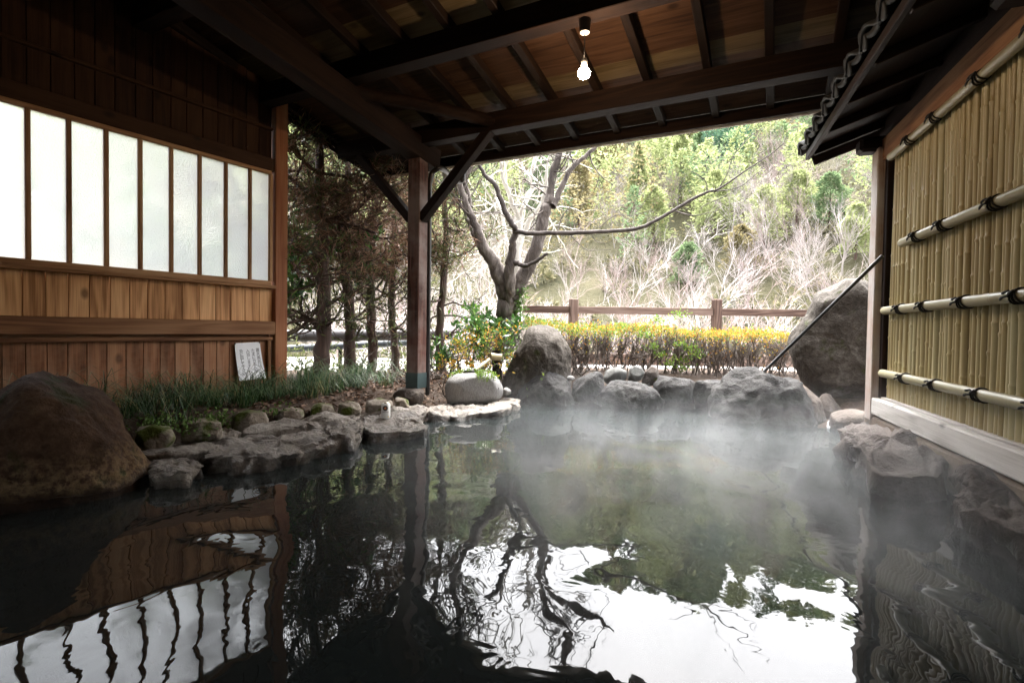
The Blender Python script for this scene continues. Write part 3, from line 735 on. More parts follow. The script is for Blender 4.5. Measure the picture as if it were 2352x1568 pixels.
# canes
rng = np.random.default_rng(3)
def cane_mesh(L, r, nodes, seed):
    g = np.random.default_rng(seed); zs = [0.]; rs = [r]
    for nd in nodes:
        zs += [nd - .02, nd - .008, nd - .003, nd + .003, nd + .009, nd + .03]; rs += [r * .99, r * 1.07, r * 1.13, r * 1.10, r * .95, r * .98]
    zs.append(L); rs.append(r)
    zs = np.array(zs); bend = g.normal(size=2) * .004
    P = np.stack([zs, bend[0] * np.sin(zs / L * 3.1), bend[1] * np.sin(zs / L * 3.1 + .5)], 1)
    mb = MB(); tubes(mb, P[None], np.array(rs)[None], 9); return mb.mesh('cane', True)
protos = []
for k in range(9):
    n0 = rng.uniform(.05, .3); nodes = []
    while n0 < 1.55: nodes.append(n0); n0 += rng.uniform(.24, .36)
    protos.append(cane_mesh(1.66, .0195, nodes, k)); protos[-1].materials.append(M['cane'])
l = -.155; k = 0
while l > FEND:
    pm = protos[int(rng.integers(9))]
    Mx = frame(FL(l, .315, -.024 + rng.uniform(-.003, .003)), UP + NF * rng.normal() * .002 + DF * rng.normal() * .004, NF)
    r = rng.uniform(.84, 1.1)
    link('cane', pm, None, fence, Mx @ Matrix.Diagonal((1, r, r, 1)))
    l -= .041 * rng.uniform(.96, 1.03); k += 1
# rope tie: two windings, a cross and two loose ends (local X along the pole, Z away from the fence)
def tie_mesh(r):
    mb = MB(); an = np.linspace(0, 2 * math.pi, 15)
    for x0, sk in ((-.012, .02), (.012, -.02), (0, .005)):
        mb2 = np.stack([x0 + sk * np.cos(an), (r + .004) * np.cos(an), (r + .004) * np.sin(an)], 1); tubes(mb, mb2[None], np.full((1, 15), .0042), 5)
    for sgn in (-1, 1):
        p = smooth_path([(0, 0, r + .006), (-.015, sgn * .012, r + .014), (-.04, sgn * .010 - .004, r + .014), (-.07, sgn * .014 - .01, r + .006)], 7)
        tubes(mb, p[None], np.array([[.0045, .005, .005, .0055, .006, .0065, .003]]), 5)
    tubes(mb, np.array([[(-.014, -.012, r + .008), (0, 0, r + .014), (.014, .012, r + .008)]]), np.full((1, 3), .007), 6)
    return mb.mesh('rope_tie', True)
tie = tie_mesh(.029); tie.materials.append(M['rope'])
def pole(z, l0, r, ties, seed):
    g = np.random.default_rng(seed); L = l0 - FEND; nodes = np.arange(.25 + g.uniform(0, .2), L, .36)
    zs = [0., .004]; rs = [r * .8, r]
    for nd in nodes: zs += [nd - .01, nd - .004, nd, nd + .005, nd + .012]; rs += [r, r * 1.02, r * .985, r * 1.03, r]
    zs.append(L); rs.append(r)
    P = np.zeros((len(zs), 3)); P[:, 0] = zs
    mb = MB(); tubes(mb, P[None], np.array(rs)[None], 14)
    ends = MB(); 
    Mx = frame(FL(l0, z, .028), -DF, NF)
    o = link('bamboo_pole', mb.mesh('bamboo_pole', True), M['pole'], fence, Mx)
    an = np.arange(14) / 14 * 2 * math.pi
    mb = MB(); mb.add([(0.002, 0, 0)] + [(0.0, r * .8 * math.cos(a), r * .8 * math.sin(a)) for a in an], None, [[0, 1 + (i + 1) % 14, 1 + i] for i in range(14)])
    link('pole_end', mb.mesh('pole_end'), M['cane'], o, Mx)
    for t in ties:
        link('rope_tie', tie, None, o, frame(FL(t, z, .028), -DF, NF + UP * .25) @ Matrix.Diagonal((1, r / .029, r / .029, 1)))
def fl_(u, v): return float((onpl(u, v, FL(0, 0, .05), NF) - PF) @ DF)
t1 = [fl_(u, v) for u, v in ((2100, 553), (2160, 523), (2278, 470))]
t2 = [fl_(u, v) for u, v in ((2062, 712), (2118, 706), (2206, 694), (2330, 680))]
t3 = [fl_(u, v) for u, v in ((2070, 868), (2140, 882), (2240, 903))]
t0 = [fl_(u, v) for u, v in ((2082, 350), (2140, 296), (2240, 212))]
def ext(t): return t + [t[-1] - .42 * (k + 1) for k in range(4)]
pole(1.905, -.20, .024, ext(t0), 1)
pole(1.308, -.45, .0265, ext(t1), 2)
pole(.907, -.175, .0265, ext(t2), 3)
pole(.494, -.17, .0265, ext(t3), 4)
# bracket arms and tiled roof
timber('bracket_arm', FL(.02, 2.055, .16), FL(.02, 2.055, -.35), .13, .10, M['fence_dark'], fence, b=.02)
timber('bracket_arm', FL(-1.75, 2.055, .16), FL(-1.75, 2.055, -.35), .13, .10, M['fence_dark'], fence, b=.02)
RS = .36
def TZ(o): return 2.115 + (.44 - o) * RS         # top of the roof boards
troof = timber('tiled_roof', FL(.24, TZ(.17) - .012, .17), FL(FEND, TZ(.17) - .012, .17), .56, .02, M['fence_dark'], fence, up=tuple(UP + NF * RS))
tag(troof, 'dark clay tiled little roof over the bamboo fence', None)
timber('barge_board', FL(.255, TZ(.40) - .055, .40), FL(.255, TZ(-.10) - .055, -.10), .025, .115, M['fence_dark'], troof, up=(0, 0, 1))
timber('eave_lath', FL(.24, TZ(.43) - .035, .43), FL(FEND, TZ(.43) - .035, .43), .03, .05, M['fence_dark'], troof)
for k in range(8):
    lk = .1 - .45 * k
    timber('small_rafter', FL(lk, TZ(.42) - .05, .42), FL(lk, TZ(-.1) - .05, -.1), .04, .05, M['fence_dark'], troof)
timber('roof_board', FL(.24, TZ(-.24) - .012, -.30), FL(FEND, TZ(-.24) - .012, -.30), .42, .02, M['fence_dark'], troof, up=tuple(UP - NF * RS))
# S-shaped pantiles: one mesh, three courses
def tile_mesh():
    nu, nv = 12, 5; P = []
    for side in (0, 1):
        for j in range(nv):
            y = j / (nv - 1) * .29
            for i in range(nu):
                x = i / (nu - 1)
                z = .028 * math.sin(x * 2 * math.pi * .95 - 1.1) + .028
                P.append((x * .275, y, z + .016 * (1 - side) - .02 * y / .29 * 0))
    q = []
    for j in range(nv - 1):
        for i in range(nu - 1):
            a = j * nu + i; f = [a, a + 1, a + nu + 1, a + nu]; q.append(f); q.append([x + nu * nv for x in f[::-1]])
    for i in range(nu - 1):
        q.append([i, i + nu * nv, i + 1 + nu * nv, i + 1])
    for j in range(nv - 1):
        for i in (0, nu - 1):
            a = j * nu + i; q.append([a, a + nu, a + nu + nu * nv, a + nu * nv])
    mb = MB(); mb.add(P, q)
    return mb.mesh('roof_tile', True)
tile = tile_mesh(); tile.materials.append(M['slate'])
mb = MB(); an = np.linspace(0, 2 * math.pi, 15)[:-1]
tubes(mb, np.array([[(0, -.005, 0), (0, -.002, 0), (0, .006, 0), (0, .03, 0), (0, .12, 0)]]), np.array([[.038, .049, .049, .042, .035]]), 14)
mb.add([(0, -.006, 0)] + [(.038 * math.cos(a), -.005, .038 * math.sin(a)) for a in an], None, [[0, 1 + i, 1 + (i + 1) % 14] for i in range(14)])
# hanging lip between two discs
lp = []
for i in range(9):
    x = .04 + i / 8 * .20; d = .022 * math.sin(i / 8 * math.pi)
    lp.append((x, d))
for (xa, da), (xb, db) in zip(lp[:-1], lp[1:]):
    mb.add([(xa, 0, .012 - da), (xb, 0, .012 - db), (xb, 0, -.016 - da * 1.2), (xa, 0, -.016 - da * 1.2), (xa, .014, .012 - da), (xb, .014, .012 - db), (xb, .014, -.016 - da * 1.2), (xa, .014, -.016 - da * 1.2)],
           [[0, 1, 2, 3], [7, 6, 5, 4], [3, 2, 6, 7], [0, 4, 5, 1]])
endt = mb.mesh('eave_tile', True); endt.materials.append(M['slate'])
nslope = UP + NF * RS
for k in range(14):
    lk = .30 - .265 * k
    link('eave_tile', endt, None, troof, frame(FL(lk, TZ(.47) + .055, .475), -DF, nslope))
    for c in range(2):
        oo = .475 - .25 * c
        link('roof_tile', tile, None, troof, frame(FL(lk + .045, TZ(oo) + .008 + .014, oo), -DF, nslope))
mb = MB(); tubes(mb, np.array([[FL(.30, 2.34, -.06), FL(-1, 2.34, -.06), FL(FEND, 2.34, -.06)]]), np.full((1, 3), .075), 12); link('ridge_tile', mb.mesh('ridge_tile', True), M['slate'], troof)

# iron rod leaning from the rock to the fence post
ra = aty(1750, 858, 4.42); rb = onpl(2027, 588, FL(0, 0, .072), NF)
mb = MB(); tubes(mb, np.array([[ra - unit(rb - ra) * .04, (ra + rb) / 2, rb]]), np.full((1, 3), .0125), 8)
rod = thing('iron_rod', ra, 'thin black iron rod leaning from a rock to the fence post', 'rod')
link('bar', mb.mesh('bar', True), M['rod'], rod)
mb = MB(); tubes(mb, np.array([[ra - unit(rb - ra) * .05, ra, ra + unit(rb - ra) * .03]]), np.array([[.024, .02, .0135]]), 8); link('rusty_foot', mb.mesh('rusty_foot', True), M['rust'], rod)

# ================================================================== ROCKS
def fbm(p, sc, oc=4):
    return mnoise.fractal(Vector(p) * sc, 1.0, 2.0, oc, noise_basis='PERLIN_ORIGINAL')
def polar(pts, n):
    """star-shaped outline (a,z) rows -> centre, radius at n angles"""
    c = pts.mean(0); 
    A = 0; C = np.zeros(2)
    for i in range(len(pts)):
        a, b = pts[i], pts[(i + 1) % len(pts)]; cr = a[0] * b[1] - a[1] * b[0]; A += cr; C += (a + b) * cr
    if abs(A) > 1e-9: c = C / (3 * A)
    R = []
    for th in np.arange(n) / n * 2 * math.pi:
        d = np.array([math.cos(th), math.sin(th)]); best = 0
        for i in range(len(pts)):
            a = pts[i] - c; e = pts[(i + 1) % len(pts)] - pts[i]
            den = d[0] * e[1] - d[1] * e[0]
            if abs(den) < 1e-12: continue
            t = (a[0] * e[1] - a[1] * e[0]) / den; u = (a[0] * d[1] - a[1] * d[0]) / den
            if -1e-6 <= u <= 1 + 1e-6 and t > best: best = t
        R.append(best)
    R = np.array(R); R = (np.roll(R, 1) + 2 * R + np.roll(R, -1)) / 4
    return c, R
def rough_up(P, Nn, size, amp, seed, sc=1.0, chip=.5):
    g = np.random.default_rng(seed * 13 + 5); c = P.mean(0); P = P - c
    for _ in range(int(26 * chip)):                       # broken faces
        n = unit(g.normal(size=3)); dd = P @ n; lim = dd.max() * g.uniform(.76, .96)
        P = P - n * (np.maximum(dd - lim, 0) * .96)[:, None]
    P = P + c
    out = np.empty_like(P); sd = np.array([seed * 3.17, seed * 7.31, seed * 1.93])
    for i in range(len(P)):
        p = Vector(P[i] / size * sc + sd)
        h = fbm(p, 1.2, 2) * .40 - abs(mnoise.noise(p * 2.3)) * .45 - abs(mnoise.noise(p * 5.1)) * .28 + fbm(p, 9.0, 3) * .16 + .24
        out[i] = P[i] + Nn[i] * (h * amp * size)
    return out
def rock(name, px, y, thick, mat, label, seed, amp=.10, zmin=None, p=.72, q=.8, n=(88, 48), cat='rock', group=None, parent=None, lean=0.0, chip=.5, scale=1.0):
    """a stone whose outline is read from the photograph, standing at depth y, thick deep towards and away from the eye"""
    px = np.array(px, float); mu, mv = px[:, 0].mean(), px[:, 1].mean()
    c = aty(mu, mv, y); nrm = np.array([-c[0], -c[1], 0]); nrm /= np.linalg.norm(nrm); tan = np.array([-nrm[1], nrm[0], 0])
    if tan[0] < 0: tan = -tan
    w = np.array([onpl(u, v, c, nrm) for u, v in px]); a = (w - c) @ tan; z = w[:, 2]
    if zmin is not None: z = np.where(z < .02, np.minimum(z, zmin), z)
    pts = np.stack([a, z], 1)
    nl, nf = n; cc, R = polar(pts, nl)
    th = np.arange(nl) / nl * 2 * math.pi; ph = np.linspace(-math.pi / 2, math.pi / 2, nf)
    cp = np.cos(ph).clip(0) ** p; sp = np.sign(np.sin(ph)) * np.abs(np.sin(ph)) ** q
    A = cc[0] + R[None] * cp[:, None] * np.cos(th)[None]; Z = cc[1] + R[None] * cp[:, None] * np.sin(th)[None]
    B = np.broadcast_to((sp * thick)[:, None], A.shape) + lean * (Z - cc[1])
    P = c[None, None] * np.array([1, 1, 0]) + tan * A[..., None] + UP * Z[..., None] + nrm * B[..., None]
    Nn = unit(tan * (np.cos(th)[None, :, None] * np.cos(ph)[:, None, None]) + UP * (np.sin(th)[None, :, None] * np.cos(ph)[:, None, None]) + nrm * np.sin(ph)[:, None, None])
    size = R.mean()
    Pf = rough_up(P.reshape(-1, 3), Nn.reshape(-1, 3), size, amp, seed, chip=chip, sc=scale)
    i, j = np.meshgrid(np.arange(nf - 1), np.arange(nl), indexing='ij'); j2 = (j + 1) % nl
    mb = MB(); mb.add(Pf, np.stack([i * nl + j, (i + 1) * nl + j, (i + 1) * nl + j2, i * nl + j2], -1).reshape(-1, 4))
    base = Pf[Pf[:, 2].argmin()]
    ctr = Pf.mean(0); ctr[2] = Pf[:, 2].min()
    mb.v = [Pf - ctr]
    o = link(name, mb.mesh(name, True), mat, parent, Matrix.Translation(Vector(ctr)))
    if label: tag(o, label, cat, group)
    return o, Pf
def slab(name, px, ztop, zbot, mat, label, seed, amp=.05, cat='stone', n=(110, 44), terr=.012, world=None):
    """a flat-topped stone; its top outline is read off the photograph at height ztop"""
    w = np.array([onz(u, v, ztop) for u, v in px]) if world is None else np.array(world, float)
    pts = w[:, :2]; nl, nf = n; cc, R = polar(pts, nl)
    th = np.arange(nl) / nl * 2 * math.pi; ph = np.linspace(-math.pi / 2, math.pi / 2, nf)
    cp = np.where(ph > 0, np.cos(ph).clip(0) ** .5, np.cos(ph).clip(0) ** .3)
    H = np.where(ph > 0, ztop - 0.0, 0); mid = ztop - .035
    Z0 = np.where(ph > 0, mid + (ztop - mid) * np.abs(np.sin(ph)) ** .35, mid + (zbot - mid) * np.abs(np.sin(ph)) ** .6)
    size = R.mean(); P = []; sd = seed * 5.3
    for k in range(nf):
        for j in range(nl):
            r = R[j] * cp[k]; x = cc[0] + r * math.cos(th[j]); y = cc[1] + r * math.sin(th[j]); z = Z0[k]
            q3 = (x * 1.0 + sd, y * 1.0, z * 1.3)
            e = fbm(q3, 6, 4) * amp * 1.5 - abs(mnoise.noise(Vector(q3) * 15)) * amp * .8 + fbm(q3, 30, 3) * amp * .5
            x += math.cos(th[j]) * e * (cp[k] ** 2); y += math.sin(th[j]) * e * (cp[k] ** 2)
            if ph[k] > 0:
                f = fbm((x + sd, y, 0), 3.5, 3) * 1.6; t = math.floor(f * 3) / 3 + min(1, max(0, (f * 3 % 1 - .8) * 5)) / 3
                z += (t * terr * 2.2 + fbm((x, y + sd, 0), 14, 4) * terr * 1.1 - max(0, .10 - abs(mnoise.noise(Vector((x * 6 + sd, y * 6, 0))))) * terr * 9) * min(1, (1 - cp[k]) * 6 + .25)
            P.append((x, y, z))
    P = np.array(P)
    i, j = np.meshgrid(np.arange(nf - 1), np.arange(nl), indexing='ij'); j2 = (j + 1) % nl
    ctr = np.array([cc[0], cc[1], zbot])
    mb = MB(); mb.add(P - ctr, np.stack([i * nl + j, i * nl + j2, (i + 1) * nl + j2, (i + 1) * nl + j], -1).reshape(-1, 4))
    o = link(name, mb.mesh(name, True), mat, None, Matrix.Translation(Vector(ctr)))
    return tag(o, label, cat), P
def Z8(x, y): return ((x / 2.306 + 1080) / 1.0884, (y / 2.306 + 680) / 1.0884)     # readings from enlarged views
def Z5(x, y): return ((x / 3.136 + 1800) / 1.0884, (y / 3.136 + 620) / 1.0884)
def Z6(x, y): return ((x / 1.961 + 2000) / 1.0884, (y / 1.961 + 550) / 1.0884)
def zz(f, *pp): return [f(*p) for p in pp]

rock('boulder', [(-90, 985), (-30, 925), (0, 903), (45, 872), (118, 853), (190, 858), (235, 884), (268, 930), (284, 985), (310, 1018), (330, 1060), (347, 1092), (330, 1160), (250, 1230), (120, 1290), (-60, 1320), (-120, 1150)],
     2.42, .42, M['boulder'], 'huge rust brown boulder rising from the water at the left edge', 2, amp=.17, n=(110, 64), zmin=-.25, cat='boulder')
# flat edge stones along the left bank
slab('edge_stone', [(322, 1052), (390, 1034), (452, 1040), (466, 1062), (430, 1085), (350, 1088)], .07, -.2, M['slab_rough'], 'dark wet lumpy edge stone touching the big left boulder', 1, amp=.05, terr=.013)
slab('edge_stone', [(322, 1036), (400, 1010), (520, 982), (560, 990), (540, 1016), (430, 1038), (360, 1044)], .085, -.15, M['slab'], 'thin pale slab behind the dark wet lumpy edge stone', 2, amp=.03)
slab('edge_stone', [(455, 1046), (500, 1012), (590, 985), (690, 975), (790, 988), (815, 1000), (760, 1018), (640, 1042), (520, 1056)], .085, -.2, M['slab_rough'], 'longest wet edge stone with a rough face to the water', 3, amp=.055, terr=.013)
slab('edge_stone', [(540, 990), (620, 966), (730, 950), (815, 948), (822, 962), (730, 975), (610, 984)], .112, -.15, M['slab'], 'flat cracked paving slab below the mossy border stones', 4, amp=.03)
slab('edge_stone', [(728, 968), (790, 952), (826, 962), (832, 985), (810, 1000), (762, 994)], .105, -.15, M['slab_rough'], 'squarish edge stone left of the drink can', 5, amp=.03)
slab('edge_stone', [(820, 968), (850, 944), (930, 936), (972, 950), (978, 970), (940, 984), (850, 990)], .085, -.2, M['slab_rough'], 'rounded wet edge stone carrying the drink can', 6, amp=.045)
slab('edge_stone', [(815, 950), (880, 930), (960, 926), (985, 934), (970, 948), (900, 946)], .095, -.15, M['slab'], 'thin slab between the drink can and the post footing', 7, amp=.03)
slab('edge_stone', [(972, 940), (1000, 926), (1035, 926), (1048, 938), (1030, 950), (985, 954)], .06, -.2, M['slab'], 'small rounded edge stone below the post footing', 8, amp=.03)
slab('edge_stone', [(1026, 946), (1036, 930), (1105, 926), (1136, 930), (1116, 944), (1050, 952)], .06, -.2, M['slab'], 'pale edge stone in front of the round granite basin', 9, amp=.04)
slab('edge_stone', [(1100, 942), (1122, 924), (1170, 908), (1192, 914), (1188, 928), (1150, 940)], .075, -.2, M['slab'], 'pale edge stone where the left bank meets the dark back rocks', 10, amp=.04)
# mossy border stones of the planting bed
for k, (pxs, y, lab) in enumerate([
    ([(308, 1020), (316, 985), (350, 975), (400, 982), (408, 1012), (380, 1030), (320, 1035)], 2.98, 'dark border stone nearest the big boulder'),
    ([(415, 1012), (420, 975), (470, 962), (520, 968), (530, 990), (500, 1010)], 3.2, 'long mossy border stone under trailing grass'),
    ([(525, 985), (530, 952), (570, 943), (610, 946), (618, 968), (600, 985), (560, 990)], 3.52, 'border stone with a bright pink grey top and green moss side'),
    ([(628, 970), (634, 945), (670, 936), (700, 942), (708, 960), (690, 974)], 3.78, 'pale topped border stone half hidden by grass'),
    ([(712, 962), (716, 932), (735, 926), (762, 930), (772, 948), (765, 964)], 4.0, 'small border stone covered in yellow green moss'),
    ([(775, 958), (778, 930), (800, 922), (828, 926), (832, 950), (810, 960)], 4.15, 'border stone with a white patch on its face'),
    ([(838, 952), (842, 922), (870, 914), (900, 918), (905, 945), (880, 952)], 4.4, 'dark brown border stone behind the drink can'),
    ([(905, 945), (908, 915), (925, 912), (938, 918), (940, 942)], 4.6, 'small border stone touching the post footing')]):
    y = onz(np.mean([q[0] for q in pxs]), max(q[1] for q in pxs) - 4, .085)[1] + .09
    rock('border_stone', pxs, y, .11, M['mossy'], lab, 20 + k, amp=.14, n=(56, 30), zmin=-.05, chip=.7, p=.5, q=.6, cat='stone', group='mossy stones edging the planting bed')
# post footing
rock('footing_stone', [(905, 925), (902, 905), (915, 892), (965, 889), (976, 900), (977, 918), (965, 928), (925, 932)], 4.79, .15, M['brown_rock'], 'brown footing stone under the timber post', 40, amp=.05, n=(44, 26), cat='stone', p=.5, q=.6)
# granite basin with moss and bamboo spout
bas, BP = rock('basin_stone', [(1022, 892), (1028, 868), (1050, 857), (1085, 853), (1125, 855), (1145, 868), (1156, 890), (1152, 912), (1120, 926), (1060, 930), (1028, 928)], 4.95, .24, M['granite'], 'round pale granite basin stone with moss on its top rim', 41, amp=.035, n=(72, 40), cat='basin', p=.6, q=.7, chip=.08)
rng = np.random.default_rng(5)
tp = BP[BP[:, 2] > np.percentile(BP[:, 2], 80)]
bc = np.array([BP[:, 0].mean(), BP[:, 1].mean(), BP[:, 2].max()])
sel = tp[rng.integers(len(tp), size=2600)] + rng.normal(size=(2600, 3)) * .016
kk = (np.sin(np.arctan2(sel[:, 1] - bc[1], sel[:, 0] - bc[0]) * 2 + 2.4) > -.25)
sel = sel[kk]; mb = MB(); D = rng.normal(size=(len(sel), 3)) * .5 + np.array([0, 0, .8]); leaves(mb, sel - UP * .006, D, rng.uniform(.012, .024, len(sel)), .012, rng)
link('moss', mb.mesh('moss'), M['moss'], bas)
mb = MB(); mb.add([bc + np.array([.10 * math.cos(a), .08 * math.sin(a), .012]) for a in np.linspace(0, 6.28, 17)[:-1]] + [bc + np.array([0, 0, .004])], None, [[i, (i + 1) % 16, 16] for i in range(16)])
link('basin_water', mb.mesh('basin_water'), M['black_plastic'], bas)
spt = thing('bamboo_spout', aty(1130, 850, 5.3), 'cut bamboo spout pouring over the round granite basin', 'spout')
sa = aty(1090, 850, 5.02); sb = aty(1124, 826, 5.28)
mb = MB(); an = np.arange(12) / 12 * 2 * math.pi
pth = np.array([sa, sa + (sb - sa) * .5, sb]); tubes(mb, pth[None], np.full((1, 3), .021), 12, cap=False); tubes(mb, pth[::-1][None], np.full((1, 3), .0165), 12, cap=False)
link('spout_cane', mb.mesh('spout_cane', True), M['pole'], spt)
mb = MB(); pth = np.array([aty(1126, 818, 5.30), aty(1150, 821, 5.34)]); tubes(mb, pth[None], np.full((1, 2), .040), 12); link('cross_cane', mb.mesh('cross_cane', True), M['cane'], spt)
mb = MB(); pth = np.array([aty(1140, 805, 5.36), aty(1142, 870, 5.36)]); tubes(mb, pth[None], np.full((1, 2), .05), 12); link('upright', mb.mesh('upright', True), M['rafter'], spt)
mb = MB(); pth = np.array([aty(1118, 846, 5.16), aty(1130, 862, 5.2)]); tubes(mb, pth[None], np.full((1, 2), .012), 8); link('small_pipe', mb.mesh('small_pipe', True), M['white_plastic'], spt)

# rocks at the back of the bath
G = 'rocks along the back of the bath'
rock('back_rock', zz(Z8, (395, 690), (410, 600), (470, 480), (520, 400), (545, 335), (600, 306), (680, 318), (740, 355), (780, 420), (795, 560), (800, 660), (700, 720), (500, 730)), 5.55, .34, M['tall_rock'], 'tall rounded rock beside the granite basin, highest of the back rocks', 50, chip=.25, amp=0.176, cat='rock', group=G)
rock('back_rock', zz(Z8, (480, 780), (500, 690), (540, 635), (600, 600), (680, 575), (760, 600), (820, 650), (855, 770), (700, 800)), 5.22, .25, M['grey_rock'], 'low dark rock at the foot of the tall back rock', 51, amp=0.220, cat='rock', group=G, zmin=-.2)
rock('back_rock', zz(Z8, (800, 780), (815, 620), (850, 580), (930, 572), (985, 590), (1000, 700), (990, 790)), 5.25, .22, M['grey_rock'], 'square dark rock right of the low dark rock', 52, amp=0.154, cat='rock', group=G, zmin=-.2)
rock('back_rock', zz(Z8, (985, 620), (1000, 565), (1040, 551), (1100, 548), (1125, 570), (1122, 615), (1080, 645), (1010, 648)), 5.32, .13, M['pebble'], 'loaf shaped cobble, left of three perched on the wall', 53, amp=.05, cat='rock', group=G, n=(44, 24), chip=.2)
rock('back_rock', zz(Z8, (1122, 595), (1138, 552), (1170, 540), (1212, 553), (1228, 582), (1205, 622), (1160, 638), (1130, 625)), 5.3, .10, M['pebble'], 'round dark cobble, middle of three perched on the wall', 54, amp=.04, cat='rock', group=G, n=(44, 24), chip=.2)
rock('back_rock', zz(Z8, (1208, 640), (1225, 575), (1268, 538), (1302, 552), (1310, 620), (1290, 650), (1230, 655)), 5.3, .11, M['brown_rock'], 'upright pale cobble, right of three perched on the wall', 55, amp=0.132, cat='rock', group=G, n=(44, 24), chip=.3)
rock('back_rock', zz(Z8, (940, 840), (945, 700), (985, 655), (1080, 632), (1190, 640), (1290, 668), (1345, 740), (1360, 830), (1150, 860)), 5.05, .24, M['grey_rock'], 'wide dark rock at the waterline below the three cobbles', 56, amp=0.220, cat='rock', group=G, zmin=-.2)
rock('back_rock', zz(Z8, (1275, 660), (1282, 600), (1320, 582), (1390, 582), (1480, 600), (1525, 640), (1545, 790), (1500, 840), (1330, 820)), 5.15, .26, M['grey_rock'], 'smooth long rock right of the three cobbles', 57, amp=0.154, cat='rock', group=G, zmin=-.2)
rock('back_rock', zz(Z8, (1500, 680), (1520, 620), (1580, 606), (1665, 612), (1680, 670), (1640, 820), (1530, 830)), 5.0, .22, M['grey_rock'], 'grey rock between the smooth long rock and the rod rock', 58, amp=0.176, cat='rock', group=G, zmin=-.2)
rock('back_rock', zz(Z8, (1590, 850), (1600, 740), (1640, 670), (1690, 632), (1725, 588), (1790, 568), (1880, 563), (1935, 600), (2010, 618), (2110, 622), (2150, 690), (2200, 790), (2240, 880), (2190, 960), (1900, 960), (1700, 930)), 4.42, .36, M['grey_rock'], 'broad craggy rock in which the iron rod stands', 59, amp=0.220, cat='rock', group=G, zmin=-.25, n=(96, 52))
rock('back_rock', zz(Z8, (2080, 700), (2110, 640), (2160, 670), (2240, 740), (2275, 850), (2230, 940), (2150, 920)), 4.35, .16, M['brown_rock'], 'narrow rock slanting against the right side of the rod rock', 60, amp=0.176, cat='rock', group=G, zmin=-.2)
rock('back_rock', zz(Z8, (2230, 900), (2225, 720), (2260, 690), (2320, 720), (2360, 800), (2380, 900)), 4.55, .16, M['brown_rock'], 'low brown rock below the tall standing stone', 61, amp=0.154, cat='rock', group=G, zmin=-.2, n=(44, 26))
rock('pebble', zz(Z8, (775, 612), (785, 598), (810, 598), (826, 612), (815, 624), (785, 624)), 5.15, .04, M['granite'], 'tiny pale pebble on top of the square dark rock', 62, amp=.03, cat='pebble', n=(24, 14))
rock('pebble', zz(Z8, (400, 700), (405, 675), (430, 662), (455, 680), (455, 705), (425, 712)), 5.1, .06, M['granite'], 'small pale pebble between the granite basin and tall rock', 63, amp=.04, cat='pebble', n=(24, 14))
rock('standing_stone', zz(Z5, (560, 720), (580, 640), (640, 570), (690, 500), (720, 420), (745, 370), (800, 335), (900, 300), (980, 255), (1035, 200), (1130, 188), (1230, 190), (1330, 260), (1360, 700), (1330, 1150), (1230, 1280), (1000, 1270), (800, 1180), (690, 1090), (625, 1010), (585, 900), (562, 800)),
     5.0, .45, M['tall_rock'], 'tall leaning standing stone behind the fence post', 64, amp=.14, n=(96, 52), cat='standing stone')
# right bank under the fence
slab('bank_rock', zz(Z6, (212, 1020), (235, 982), (330, 966), (450, 970), (580, 1020), (670, 1090), (730, 1160), (715, 1235), (600, 1262), (430, 1235), (318, 1190), (330, 1130), (262, 1092), (222, 1060)), .165, -.35, M['right_rock'], 'reddish ledge rock under the near end of the fence board', 70, amp=.06, cat='rock', terr=.022)
slab('bank_rock', zz(Z6, (752, 1262), (790, 1195), (900, 1185), (1100, 1255), (1330, 1380), (1400, 1560), (1250, 1590), (1080, 1500), (900, 1420), (765, 1345)), .15, -.35, M['right_rock'], 'dark bank rock at the right picture edge below the fence board', 71, amp=.06, cat='rock', terr=.022)
rock('bank_rock', zz(Z6, (600, 1060), (640, 1050), (780, 1100), (800, 1180), (770, 1250), (740, 1290), (700, 1240), (660, 1150)), 2.78, .14, M['mortar'], 'tan mortar filled wedge between the two right bank rocks', 72, amp=.02, n=(48, 26), zmin=-.1, cat='mortar', chip=.1)
rock('bank_rock', zz(Z6, (350, 960), (360, 935), (400, 945), (440, 965), (430, 985), (380, 985)), 3.62, .10, M['pebble'], 'small grey stone under the foot of the fence post', 73, amp=0.088, n=(36, 20), cat='stone')
rock('bank_rock', zz(Z6, (130, 1010), (150, 950), (230, 930), (330, 925), (380, 950), (340, 985), (220, 1020)), 4.1, .22, M['brown_rock'], 'low wet rock beside the trickle at the foot of the standing stone', 74, amp=0.132, n=(48, 26), zmin=-.1, cat='rock')

# trickle of water running in
m, nt, b, o = newmat('white water'); b.inputs['Base Color'].default_value = (.7, .74, .78, 1); b.inputs['Roughness'].default_value = .08
tcn = N_(nt, 'ShaderNodeTexCoord'); nn = N_(nt, 'ShaderNodeTexNoise', i_Scale=60.0, i_Detail=4.0); nt.links.new(tcn.outputs['Object'], nn.inputs[0]); bump(nt, b, nn.outputs[0], 1.0, .02)
M['foam'] = m
w = [onz(*Z6(x, y), .02) for x, y in ((130, 1010), (150, 985), (200, 972), (225, 985), (215, 1010), (190, 1018), (150, 1022))]
slab('water_trickle', None, .035, -.02, M['foam'], 'small white trickle of water entering beside the ledge rock', 12, amp=.02, cat='water', n=(32, 12), world=w)

